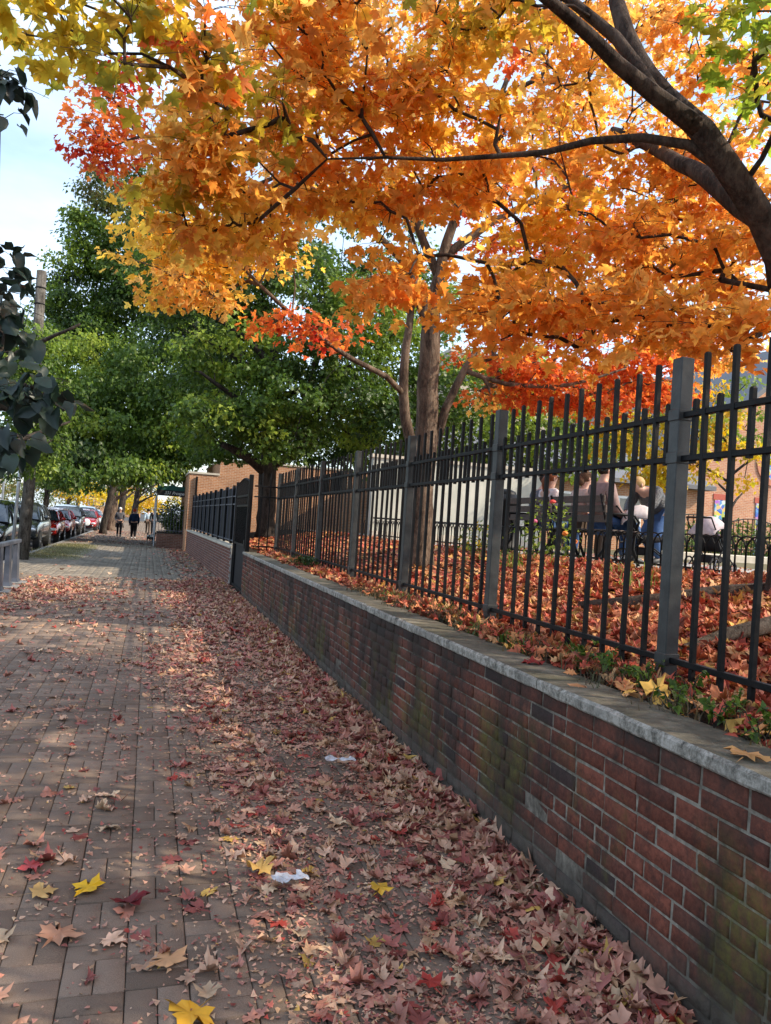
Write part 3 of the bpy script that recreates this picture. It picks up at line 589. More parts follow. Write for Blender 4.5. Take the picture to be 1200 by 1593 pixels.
# hoop fence along the bed
hf = thing('hoop_fence', 'low black wrought iron hoop fence along the back of the leaf covered bed', 'fence', (5.02, 0, 0))
m_ = MB(); y = -2.0; pts_h = []; k = 0
while y < 18:
    h_ = .46; a0, a1 = y, y+.26
    m_.tube([(0, a0, 1.1), (0, a0, 1.22+h_*.72)]+[(0, (a0+a1)/2-.13*math.cos(math.pi*i/8), 1.22+h_*.72+.13*math.sin(math.pi*i/8)) for i in range(1, 8)]+[(0, a1, 1.22+h_*.72), (0, a1, 1.1)], .009, 5)
    y += .13; k += 1
    if k % 13 == 12:
        m_.build('hoop_panel', M['iron'], hf); m_ = MB()
m_.build('hoop_panel', M['iron'], hf)
MB().box(-.008, .008, -2, 18, 1.34, 1.365).build('bottom_rail', M['iron'], hf)
# wavy fence on a pale kerb before the church
wf = thing('wavy_fence', 'black iron fence with wavy top on a pale stone kerb before the church', 'fence', (0, 15.2, 0))
MB().box(11.2, 22, -.15, .15, 1.2, 1.42, .02).build('kerb', M['stone'], wf)
for s_ in range(6):
    m_ = MB(); x0 = 11.4+s_*1.7; n = 12; tops = []
    for k in range(n+1):
        x = x0+1.62*k/n; tp = 2.10+.16*math.sin(math.pi*k/n)*(1 if s_ % 2 == 0 else 1)+.05; tops.append((x, 0, tp)); m_.tube([(x, 0, 1.42), (x, 0, tp)], .011, 5)
    m_.tube(tops, .016, 6).tube([(x0, 0, 1.56), (x0+1.62, 0, 1.56)], .013, 5); m_.tube([(x0-.04, 0, 1.42), (x0-.04, 0, 2.3)], .03, 8); m_.build('panel', M['iron'], wf)
# ---------------------------------------------------------------- pale wall, brick house, church
pw = thing('pale_wall', 'long pale painted wall with a stone ledge behind the trees of the park', 'wall', (0, 17.2, 1.1))
MB().box(4.9, 9.3, 0, .3, 0, 2.05).build('wall', M['pale'], pw); MB().box(4.86, 9.34, -.04, .34, 2.05, 2.13).build('cap', M['stone'], pw); MB().box(4.9, 9.3, -.25, -.003, 0, .35).build('ledge', M['stone'], pw)
MB().box(4.9, 9.3, -.30, -.26, .62, .66).build('handrail', M['iron'], pw)
low = thing('brick_house', 'low orange brick house with grey sloping roof behind the people on the benches', 'house', (0, 24, 1.2))
MB().box(9.8, 19.6, 0, 9, 0, 2.5).build('wall', M['orbrick'], low)
MB().add([(9.5, -.4, 2.45), (19.9, -.4, 2.45), (19.9, 4.5, 4.6), (9.5, 4.5, 4.6), (19.9, 9.4, 2.45), (9.5, 9.4, 2.45), (9.5, -.4, 2.6), (19.9, -.4, 2.6)], [(0, 1, 7, 6), (6, 7, 2, 3), (3, 2, 4, 5), (0, 6, 3, 5), (1, 4, 2, 7), (0, 5, 4, 1)]).build('roof', M['roof'], low)
for x in (11.2, 13.6, 16.0): 
    f_ = MB().box(x, x+1.0, -.03, .0, .9, 2.0).build('window', M['white'], low); MB().box(x+.08, x+.92, -.036, -.028, .98, 1.92).build('pane', M['glass'], f_)
chh = thing('church', 'orange brick church with steep gable and round mosaic window at the right edge', 'church', (20.5, 26, 1.2))
MB().add([(0, 0, 0), (13, 0, 0), (13, 0, 4.2), (6.5, 0, 9.4), (0, 0, 4.2), (0, 18, 0), (13, 18, 0), (13, 18, 4.2), (6.5, 18, 9.4), (0, 18, 4.2)], [(0, 1, 2, 3, 4), (5, 9, 8, 7, 6), (0, 4, 9, 5), (1, 6, 7, 2)]).build('wall', M['chbrick'], chh)
m_ = MB()
for sx in (0, 1):
    X = lambda v: (v if not sx else 13-v)
    m_.add([(X(-.35), -.3, 3.92), (X(6.5), -.3, 9.42), (X(6.5), 18.2, 9.42), (X(-.35), 18.2, 3.92), (X(-.35), -.3, 4.17), (X(6.5), -.3, 9.67), (X(6.5), 18.2, 9.67), (X(-.35), 18.2, 4.17)], [(0, 1, 2, 3), (4, 7, 6, 5), (0, 4, 5, 1), (2, 6, 7, 3), (0, 3, 7, 4)])
m_.build('roof', M['roof'], chh)
t = NT('mosaic'); v = t.n('TexVoronoi'); t.put(v, 0, t.obj()); v.inputs['Scale'].default_value = 7; sp = t.n('SeparateXYZ', i_0=v.outputs['Color'])
t.bsdf(t.ramp(sp.outputs[0], (.1, (.04, .10, .45)), (.3, (.10, .30, .55)), (.5, (.6, .62, .6)), (.68, (.10, .40, .12)), (.82, (.75, .5, .05)), (.95, (.35, .12, .5))), .3); M['mosaic'] = t.m
rw = thing('tmp', None, None); bpy.data.objects.remove(rw)
def disc(m_, c, r0, r1, y0, y1, n=40):
    rings = [[(c[0]+r*math.cos(2*math.pi*k/n), y, c[1]+r*math.sin(2*math.pi*k/n)) for k in range(n)] for r, y in ((r1, y1), (r1, y0), (r0, y0), (r0, y1))]
    return m_.loft(rings, False)
rd = MB(); rd.loft([[(4.35+.78*math.cos(2*math.pi*k/40), -.02, 4.05+.78*math.sin(2*math.pi*k/40)) for k in range(40)], [(4.35+.78*math.cos(2*math.pi*k/40), .02, 4.05+.78*math.sin(2*math.pi*k/40)) for k in range(40)]]); rwin = rd.build('round_window', M['mosaic'], chh)
disc(MB(), (4.35, 4.05), .78, 1.02, -.05, .0).build('brick_ring', noisy('ring_brick', (.40, .13, .07), (.5, .24, .15), 20, .85, .3), rwin)
for x, w_ in ((1.35, .62), (3.4, .5)):
    f_ = MB().box(x, x+w_, -.04, .01, .2, 2.30).build('mosaic_panel', M['mosaic'], chh); MB().box(x-.06, x+w_+.06, -.03, .008, 2.31, 2.55).build('lintel', noisy('red_lintel', (.36, .07, .05), (.45, .12, .08), 20, .85, .3), f_)
MB().box(.35, 1.05, -.025, .01, .2, 1.5).build('red_panel', noisy('red_lintel2', (.36, .07, .05), (.45, .12, .08), 20, .85, .3), chh)
# tall blocks behind the foliage
def block(label, x, y, w_, d_, h_, mat, rows, cols, rz=0):
    t_ = thing('apartment_building', label, 'building', (x, y, 0), rz, 'buildings behind the trees'); MB().box(0, w_, 0, d_, -.2, h_).build('wall', mat, t_); MB().box(-.1, w_+.1, -.1, d_+.1, h_, h_+.3).build('cornice', M['stone'], t_)
    for r in range(rows):
        for c_ in range(cols):
            xx = w_*(c_+.5)/cols; zz = 1.6+(h_-2)*(r+.3)/rows
            f_ = MB().box(xx-.55, xx+.55, -.05, -.0, zz-.06, zz+1.5).build('window', M['white'], t_); MB().box(xx-.47, xx+.47, -.056, -.048, zz, zz+1.42).build('pane', M['glass'], f_)
    return t_
M['tan'] = brickmat('tan_brick', (.40, .32, .24), (.48, .39, .30), (.5, .45, .38)); M['greywall'] = noisy('grey_render', (.36, .37, .38), (.48, .48, .48), 2, .85, .1)
block('tall tan brick apartment block rising behind the orange leaves on the right', 24, 62, 24, 12, 17, M['tan'], 5, 8)
block('pale rendered row house across the street on the far left', -25.5, 60, 9, 10, 6.5, M['greywall'], 3, 5)
block('tan row house across the street farther along', -25.5, 84, 9, 14, 6, M['tan'], 3, 5)
block('distant brick block closing the street', -14, 190, 12, 12, 7, M['orbrick'], 3, 5)
# ---------------------------------------------------------------- parked cars
def car(label, loc, paint, kind='suv', rz=0, badge=False):
    t_ = thing('parked_car', label, 'car', loc, rz, 'cars parked along the kerb')
    if kind == 'suv': st = [(-2.25, .55, .72, .86, .0, .70), (-2.15, .36, .92, .92, .0, .86), (-1.7, .30, 1.02, .94, .0, .92), (-1.15, .28, 1.10, .95, .02, .90), (-.45, .26, 1.12, .96, .52, .70), (.3, .26, 1.13, .96, .60, .70), (1.2, .28, 1.15, .95, .58, .69), (1.9, .32, 1.16, .94, .50, .66), (2.2, .40, 1.10, .90, .05, .80), (2.3, .52, .80, .86, .0, .80)]
    else: st = [(-1.95, .50, .62, .74, .0, .62), (-1.85, .32, .78, .84, .0, .78), (-1.45, .26, .90, .87, .0, .84), (-.95, .24, .98, .88, .02, .83), (-.35, .22, 1.0, .88, .44, .64), (.3, .22, 1.02, .88, .50, .64), (1.1, .24, 1.03, .87, .46, .62), (1.6, .28, 1.02, .86, .34, .58), (1.9, .36, .95, .83, .04, .7), (2.0, .48, .72, .78, .0, .7)]
    low_, cab = [], []
    for y, zb, zt, w_, rf, rw_ in st:
        low_.append([(-w_*.9, y, zb), (-w_, y, zb+.16), (-w_, y, zt-.22), (-w_*.96, y, zt-.05), (-w_*.80, y, zt+.01), (0, y, zt+.04), (w_*.80, y, zt+.01), (w_*.96, y, zt-.05), (w_, y, zt-.22), (w_, y, zb+.16), (w_*.9, y, zb)])
        if rf > 0: cab.append([(-w_*.93, y, zt-.03), (-w_*.93*.6-rw_*.4, y, zt+rf*.5), (-rw_, y, zt+rf*.86), (-rw_*.85, y, zt+rf), (0, y, zt+rf+.03), (rw_*.85, y, zt+rf), (rw_, y, zt+rf*.86), (w_*.93*.6+rw_*.4, y, zt+rf*.5), (w_*.93, y, zt-.03)])
    m_ = MB().loft(low_, True); o = m_.build('body', paint, t_, True)
    md = o.modifiers.new('sub', 'SUBSURF'); md.levels = 1; md.render_levels = 1
    m_ = MB().loft(cab, False, False); m_.build('windows', M['glass'], t_, True)
    m_ = MB()
    for i in range(1, len(cab)-2):
        a, b_ = cab[i], cab[i+1]
        m_.loft([[(x, y, z_+.008) for x, y, z_ in a[2:7]], [(x, y, z_+.008) for x, y, z_ in b_[2:7]]], False, False)
    ro = m_.build('roof', paint, t_, True)
    m_ = MB()
    for i in (1, 2, 3, len(cab)-2):
        for s_ in (0, 1):
            c_ = cab[i][:3] if not s_ else cab[i][6:][::-1]; m_.tube([(x*1.012, y, z_) for x, y, z_ in c_], .035 if i != 2 else .025, 5)
    for s_ in (0, 1):
        a = cab[0][0 if not s_ else 8]; b_ = cab[1][2 if not s_ else 6]; m_.tube([a, b_], .035, 5)
    m_.build('pillar', paint, t_)
    L0, L1 = st[0][0], st[-1][0]; wr = .34 if kind == 'suv' else .30; wx = st[3][3]
    for y in (L0+.88, L1-.85):
        for sx in (-1, 1):
            prof = [(wr*.62, -.11), (wr*.92, -.115), (wr, -.08), (wr, .08), (wr*.92, .115), (wr*.62, .11)]
            Mx = Matrix.Translation((sx*(wx-.10), y, wr)) @ Matrix.Rotation(R(90), 4, 'Y')
            tw_ = MB().lathe(prof, 24).xf(Mx).build('wheel', M['rubber'], t_, True)
            m_ = MB().lathe([(wr*.62, .05*sx), (wr*.60, .10*sx), (wr*.52, .085*sx)], 24, caps=False)
            for k in range(5): a = 2*math.pi*k/5; m_.tube([(0, 0, .085*sx), (wr*.56*math.cos(a), wr*.56*math.sin(a), .095*sx)], [.045, .03], 6)
            m_.xf(Mx); m_.build('rim', M['chrome'], tw_, True)
            ar = MB(); ar.lathe([(wr*1.04, -.10), (wr*1.16, -.10), (wr*1.16, .118), (wr*1.04, .118)], 24).xf(Mx); ar.build('wheel_arch', M['rubber'], t_)
    zt = st[1][2]
    for sx in (-1, 1):
        MB().ell((sx*st[1][3]*.76, L0+.12, zt-.17), (.19, .12, .085), 12, 6).build('headlight', M['lamp'], t_, True)
        m_ = MB(); m_.ell((sx*(wx+.10), -.72 if kind == 'suv' else -.62, st[3][2]+.10), (.11, .06, .08), 10, 6); mr = m_.build('mirror', paint, t_, True)
        MB().ell((sx*(st[1][3]*.70), L0+.06, st[1][1]+.14), (.10, .05, .05), 10, 6).build('fog_lamp', M['lamp'], t_, True)
        m_ = MB()
        for y in (-.3, .75): m_.box(sx*(wx+.005)-.008, sx*(wx+.005)+.012, y, y+.16, st[4][2]-.2, st[4][2]-.175)
        m_.build('door_handle', M['chrome'], t_)
    MB().box(-.48, .48, L0-.02, L0+.07, zt-.30, zt-.12, .02).build('grille', M['dark_panel'], t_); MB().box(-.62, .62, L0-.03, L0+.06, st[1][1]+.06, st[1][1]+.2, .02).build('lower_grille', M['dark_panel'], t_)
    MB().box(-.26, .26, L0-.045, L0-.03, st[1][1]+.22, st[1][1]+.34).build('licence_plate', M['white'], t_)
    if badge: MB().lathe([(.24, 0), (.24, .03), (.15, .045)], 24).xf(Matrix.Translation((.25, L0-.02, zt-.12)) @ Matrix.Rotation(R(90), 4, 'X')).build('round_cover', M['white'], t_, True)
    return t_
def paint(n, c): return noisy(n, c, tuple(x*1.15 for x in c), 1.5, .22, 0, .35, .6, coat=.8)
P_b, P_g, P_r, P_r2, P_k, P_s = paint('paint_black', (.012, .012, .013)), paint('paint_grey', (.045, .05, .052)), paint('paint_red', (.55, .018, .012)), paint('paint_red2', (.38, .008, .012)), paint('paint_dark', (.01, .011, .016)), paint('paint_blue', (.10, .13, .18))
ZR = -.13
car('black sport utility vehicle cut off by the left edge beside the dock row', (-4.72, 25.6, ZR), P_b, 'suv')
car('dark grey sport utility vehicle parked just behind the wooden pole', (-4.72, 32.4, ZR), P_g, 'suv')
car('bright red hatchback parked behind the grey sport utility vehicle', (-4.66, 38.6, ZR), P_r, 'hatch')
car('darker red hatchback, the second of the two adjoining red cars', (-4.66, 44.0, ZR), P_r2, 'hatch')
car('black sport utility vehicle parked behind the second red car', (-4.70, 50.0, ZR), P_k, 'suv')
car('dark red car with a round white cover on its front', (-4.2, 57.5, ZR), P_r2, 'hatch', badge=True)
car('slate blue sport utility vehicle farther along the kerb', (-4.7, 64.0, ZR), P_s, 'suv')
car('silver hatchback, the farthest of the parked cars', (-4.7, 71.5, ZR), paint('paint_silver', (.4, .41, .42)), 'hatch')
car('grey car parked on the opposite side of the street', (-11.0, 55, ZR), P_s, 'suv')
sgn = thing('street_sign', 'back of a diamond shaped sign on a thin post across the street', 'sign', (-12.8, 66, 0))
MB().tube([(0, 0, 0), (0, 0, 3.0)], .035, 8).build('post', M['galv'], sgn); MB().box(-.42, .42, -.012, .012, -.42, .42).xf(Matrix.Translation((0, -.05, 2.7)) @ Matrix.Rotation(R(45), 4, 'Y')).build('panel', M['galv'], sgn)
lp = thing('street_lamp', 'thin pale street lamp pole beyond the parked cars', 'lamp', (-12.9, 78, 0))
MB().tube([(0, 0, 0), (.02, 0, 5), (.05, 0, 7), (.8, 0, 7.6), (2.0, 0, 7.7)], [.11, .09, .07, .05, .045], 10).build('pole', M['galv'], lp, True); MB().ell((2.2, 0, 7.66), (.38, .16, .09), 12, 6).build('lamp_head', M['galv'], lp, True)
# crumpled tissues
def tissue(label, loc, rz, L):
    m_ = MB(); n = 12; r_ = random.Random(loc[0]*100); V = []
    for i in range(n+1):
        for j in range(5): V.append((-L/2+L*i/n+r_.uniform(-.006, .006), (j-2)*(.008+.016*abs(math.sin(i*.9+1)))+.02*math.sin(i*.5)+r_.uniform(-.004, .004), .02+.004*math.sin(i*1.7+j*2.2)+r_.uniform(0, .022)))
    m_.add(V, [(i*5+j, i*5+j+1, i*5+j+6, i*5+j+5) for i in range(n) for j in range(4)]); o = m_.build('tissue', M['tis'], None, False, loc); o.rotation_euler = (0, 0, rz)
    md = o.modifiers.new('s', 'SUBSURF'); md.levels = 1; md.render_levels = 1; tag(o, label, 'tissue', 'crumpled tissues on the leaves')
M['tis'] = noisy('tissue_paper', (.38, .38, .40), (.66, .66, .69), 30, .9, .5)
tissue('crumpled white tissue nearer the wall, the farther of the two on the leaves', (1.27, 4.8, .035), .1, .20); tissue('thin twisted white tissue lying among leaves in the middle of the sidewalk', (.68, 3.27, .012), .5, .14)
# ---------------------------------------------------------------- trees
PAL = dict(
 orange=[hx('eeaa4c'), hx('f2b656'), hx('e89a4a'), hx('f4c26a')], gold=[hx('f0c250'), hx('f6cc60'), hx('eab648')], olive=[hx('c0a83c'), hx('ccae3c'), hx('a8a440'), hx('d4ac40')],
 green=[hx('a8b03c'), hx('b8b440'), hx('8ea43a')], redor=[hx('e07a40'), hx('d8683a'), hx('e48a44')], red=[hx('b83a2e'), hx('c44c3a'), hx('a83228')],
 dk=[hx('3a501d'), hx('304418'), hx('475c22'), hx('364c1e')], lt=[hx('869a35'), hx('98a63c'), hx('728a31')], mid=[hx('567027'), hx('677e2e'), hx('496124')], dull=[hx('4e6030'), hx('66703a'), hx('847a44')],
 yel=[hx('e0c02a'), hx('d8a824'), hx('c8b830')], slate=[hx('26362c'), hx('324238'), hx('1e2c26')], tanl=[hx('a87850'), hx('b98a5a')])
def tree(name, label, base, limbs, blobs, barkm, leafm, tmpl, size, group=None, nper=40, srad=.38, flat_=.35, twig=.0035, tw_n=3, kr=.0045, droop=.6, root=None, trunk_sides=14, seed=1, kids=None, extra_limb=(), jit=.16, cat='tree'):
    r_ = np.random.default_rng(seed); t_ = thing(name, label, cat, base, 0, group); B = np.array(base, float)
    nodes, par, rad, chains = [], [], [], []
    for li, (pts, ra) in enumerate(limbs):
        pts = np.array(pts, float); start = -1
        if li:
            a = np.array(nodes); start = int(np.argmin(((a-pts[0])**2).sum(1))); pts[0] = nodes[start]
        # catmull resample
        Pc = [2*pts[0]-pts[1]]+list(pts)+[2*pts[-1]-pts[-2]]; res, rr_ = [], []
        for i in range(1, len(Pc)-2):
            k = max(1, int(np.linalg.norm(Pc[i+1]-Pc[i])/.22))
            for j in range(k):
                u = j/k; a, b, c, d = Pc[i-1], Pc[i], Pc[i+1], Pc[i+2]
                res.append(.5*((2*b)+(-a+c)*u+(2*a-5*b+4*c-d)*u*u+(-a+3*b-3*c+d)*u**3)); rr_.append(ra[i-1]*(1-u)+ra[i]*u)
        res.append(pts[-1]); rr_.append(ra[-1]); ch = []
        for i, (q, w_) in enumerate(zip(res, rr_)):
            if li and i == 0: ch.append(start); continue
            q = q+r_.normal(0, 1, 3)*min(.012, w_*.12); nodes.append(q); par.append(ch[-1] if ch else -1); rad.append(w_); ch.append(len(nodes)-1)
        chains.append((li, ch, rr_))
    nl = len(nodes)
    # spray centres
    sp, sc_ = [], []
    for bl_ in blobs:
        x, y, z, rx, ry, rz_, n = bl_[:7]; pal = bl_[7]
        u = r_.normal(0, 1, (n, 3)); u /= np.linalg.norm(u, axis=1)[:, None]; u *= r_.uniform(.15, 1, (n, 1))**(1/2.2)
        sp.append(np.c_[x+u[:, 0]*rx, y+u[:, 1]*ry, z+u[:, 2]*rz_]); sc_ += [pal]*n
    sp = np.concatenate(sp); o_ = np.argsort(((sp-np.array(nodes[min(nl-1, 8)]))**2).sum(1)); sp = sp[o_]; sc_ = [sc_[i] for i in o_]
    cap = 60000; A = np.zeros((cap, 3)); A[:nl] = nodes; PL = np.zeros(cap); n = nl
    for i in range(nl): PL[i] = (PL[par[i]]+np.linalg.norm(A[i]-A[par[i]])) if par[i] >= 0 else 0
    cnt0 = n
    for q in sp:
        d = np.linalg.norm(A[:n]-q, axis=1); cost = d+.22*PL[:n]+.5*np.maximum(0, A[:n, 2]-q[2]); cost[:min(nl, 5)] += 2; j = int(np.argmin(cost))
        k = max(2, int(d[j]/.3)); a = A[j].copy(); side = r_.normal(0, 1, 3)*d[j]*.07; side[2] += d[j]*.08; ch = [j]
        for i in range(1, k+1):
            u = i/k; A[n] = a+(q-a)*u+side*math.sin(math.pi*u)+r_.normal(0, .012, 3)*(i < k); par.append(ch[-1]); rad.append(0); PL[n] = PL[ch[-1]]+np.linalg.norm(A[n]-A[ch[-1]]); ch.append(n); n += 1
        chains.append((99, ch, None))
    ct = np.zeros(n)
    for _, ch, r2 in chains:
        if r2 is None: ct[ch[-1]] += 1
    for i in range(n-1, nl-1, -1): ct[par[i]] += ct[i] if i >= nl else 0
    Rr_ = [rad[i] if i < nl else twig+kr*math.sqrt(ct[i]) for i in range(n)]
    loc = lambda i: tuple(A[i]-B)
    mt, mb_ = MB(), MB()
    for li, ch, r2 in chains:
        if r2 is not None:
            (mt if li == 0 or li in extra_limb else mb_).tube([loc(i) for i in ch], [Rr_[i] if (k or li == 0) else min(Rr_[i], r2[0]) for k, i in enumerate(ch)], trunk_sides if li == 0 else 9)
        else:
            rs = [Rr_[i] for i in ch]; rs[0] = min(rs[0], rs[1]*1.25); mb_.tube([loc(i) for i in ch], rs, 5 if max(rs) < .02 else 7, False)
    # trunk flare and bark roughness
    # twigs and leaves
    NS = len(sp); P, D, N_, C, Zs = [], [], [], [], []; ctr = sp.mean(0)
    n1 = fnoise(sp, .9, seed); 
    for i, q in enumerate(sp):
        out_ = (q-A[chains[-NS+i][1][-2]]); out_ = out_/(np.linalg.norm(out_)+1e-6); m = int(nper*r_.uniform(.65, 1.35))
        ends = []
        for k in range(tw_n):
            dv = out_*.6+r_.normal(0, .65, 3); dv[2] *= .35; e = q+dv*srad*.75; ends.append(e); mid = (q+e)/2+np.array([0, 0, .02]); mb_.tube([tuple(q-B), tuple(mid-B), tuple(e-B)], [twig*.9, twig*.75, twig*.5], 4, False)
        u = r_.normal(0, 1, (m, 3)); u /= np.linalg.norm(u, axis=1)[:, None]; u *= r_.uniform(0, 1, (m, 1))**.5*srad; u[:, 2] *= flat_
        p_ = q+u+out_*srad*.25; p_[:, 2] -= .25*srad*(np.hypot(u[:, 0], u[:, 1])/srad)**2
        rad_ = u.copy(); rad_[:, 2] = 0; dd = rad_/srad+out_*.4+r_.normal(0, .45, (m, 3)); dd[:, 2] -= droop
        nn_ = r_.normal(0, .42, (m, 3)); nn_[:, 2] += 1
        pal = sc_[i]; 
        if isinstance(pal, tuple): pal = pal[0] if n1[i]+r_.normal(0, .3) < pal[2] else pal[1]
        pc = np.array(PAL[pal]); k0 = r_.integers(0, len(pc)); kk = np.where(r_.random(m) < .6, k0, r_.integers(0, len(pc), m)); c_ = pc[kk]*(1+r_.uniform(-jit, jit, (m, 1)))
        P.append(p_); D.append(dd); N_.append(nn_); C.append(c_); Zs.append(r_.uniform(.55, 1.15, m)*size)
    P, D, N_, C, Zs = map(np.concatenate, (P, D, N_, C, Zs))
    if root:
        for pts, ra in root: mt.tube([tuple(np.array(p_)-B) for p_ in pts], ra, 9)
    tr = mt.build('trunk', barkm, t_, True); mb_.build('branches', barkm, t_, True)
    leaves('crown', P-B, D, N_, Zs, C, tmpl, leafm, t_)
    return t_
OG = ('gold', 'orange', -.35); OR = ('orange', 'redor', .55); OL = ('olive', 'orange', -.15); GO = ('green', 'olive', .1)
NEAR = [
 (-0.49, 3.97, 3.96, 0.18, 0.45, 0.08, 4, 'olive'),
 (-0.28, 4.02, 3.91, 0.11, 0.45, 0.11, 3, 'olive'),
 (-0.29, 4.02, 3.75, 0.05, 0.45, 0.05, 1, 'olive'),
 (-0.74, 4.26, 4.14, 0.15, 0.45, 0.05, 2, 'olive'),
 (0.21, 4.38, 4.15, 0.23, 0.45, 0.25, 8, OL),
 (0.04, 4.02, 4.08, 0.13, 0.45, 0.10, 2, 'redor'),
 (0.11, 5.15, 3.93, 0.21, 0.45, 0.21, 8, OL),
 (0.45, 5.25, 4.09, 0.41, 0.45, 0.33, 13, OL),
 (0.02, 5.81, 3.74, 0.16, 0.45, 0.16, 4, OG),
 (0.34, 5.71, 3.76, 0.40, 0.45, 0.23, 12, OG),
 (0.72, 5.10, 4.73, 0.41, 0.45, 0.34, 13, OR),
 (1.10, 5.51, 4.45, 0.47, 0.47, 0.38, 14, OG),
 (0.86, 6.12, 4.01, 0.38, 0.45, 0.26, 9, 'orange'),
 (1.44, 5.94, 4.05, 0.41, 0.45, 0.28, 11, OG),
 (1.40, 5.11, 4.81, 0.45, 0.45, 0.36, 14, OG),
 (1.80, 5.62, 4.39, 0.47, 0.47, 0.37, 16, OG),
 (1.69, 5.57, 3.46, 0.27, 0.45, 0.18, 7, 'orange'),
 (2.04, 5.12, 4.79, 0.42, 0.45, 0.39, 13, OG),
 (2.55, 5.60, 4.33, 0.36, 0.45, 0.31, 9, 'orange'),
 (2.31, 5.48, 3.48, 0.17, 0.45, 0.17, 4, 'orange'),
 (2.47, 5.17, 3.23, 0.33, 0.45, 0.24, 10, 'orange'),
 (2.97, 5.69, 3.97, 0.48, 0.48, 0.37, 16, OG),
 (3.20, 6.01, 5.14, 0.51, 0.51, 0.45, 12, OG),
 (3.05, 5.83, 5.79, 0.55, 0.55, 0.38, 12, OR),
 (2.98, 5.12, 3.20, 0.39, 0.45, 0.24, 11, 'orange'),
 (3.75, 5.66, 3.98, 0.49, 0.49, 0.38, 16, 'orange'),
 (3.98, 5.99, 4.88, 0.52, 0.52, 0.46, 15, OG),
 (3.33, 4.81, 3.17, 0.37, 0.45, 0.21, 11, 'orange'),
 (4.15, 5.33, 3.83, 0.48, 0.48, 0.37, 15, OG),
 (3.51, 4.34, 3.00, 0.30, 0.45, 0.15, 8, 'orange'),
 (3.58, 4.00, 2.97, 0.20, 0.45, 0.16, 6, 'orange'),
 (4.43, 5.75, 4.70, 0.46, 0.46, 0.46, 13, OG),
 (4.73, 5.85, 5.57, 0.53, 0.53, 0.53, 11, OR),
 (4.18, 5.90, 6.11, 0.52, 0.52, 0.46, 11, OR),
 (3.24, 3.76, 4.61, 0.17, 0.45, 0.23, 4, 'green'),
 (3.50, 3.90, 4.19, 0.12, 0.45, 0.20, 2, GO),
 (4.43, 4.87, 3.94, 0.25, 0.45, 0.45, 9, OG),
 (4.73, 5.61, 4.53, 0.34, 0.45, 0.34, 8, OR),
 (0.80, 4.66, 4.85, 0.44, 0.45, 0.16, 5, OL),
 (1.94, 4.73, 5.07, 0.47, 0.47, 0.21, 8, OL),
 (1.2, 3.2, 6.2, 1.6, 1.8, .8, 10, OG), (3.2, 4.5, 6.8, 2.2, 2.4, 1.2, 24, OG), (3.0, 1.2, 5.6, 2.2, 1.8, 1.0, 90, OG), (5.6, 1.2, 5.0, 2.2, 2.4, 1.3, 170, OR), (6.6, 4.6, 6.6, 1.8, 2.2, 1.2, 60, OR), (3.6, 4.2, 8.2, 2.2, 2.6, 1.0, 14, OR), (4.6, -1.8, 4.8, 2.4, 1.6, 1.3, 110, OG), (.4, 1.6, 6.0, 1.4, 1.6, .6, 20, OL)]  # unseen crown clumps; dense ones right and behind added to shade the sidewalk
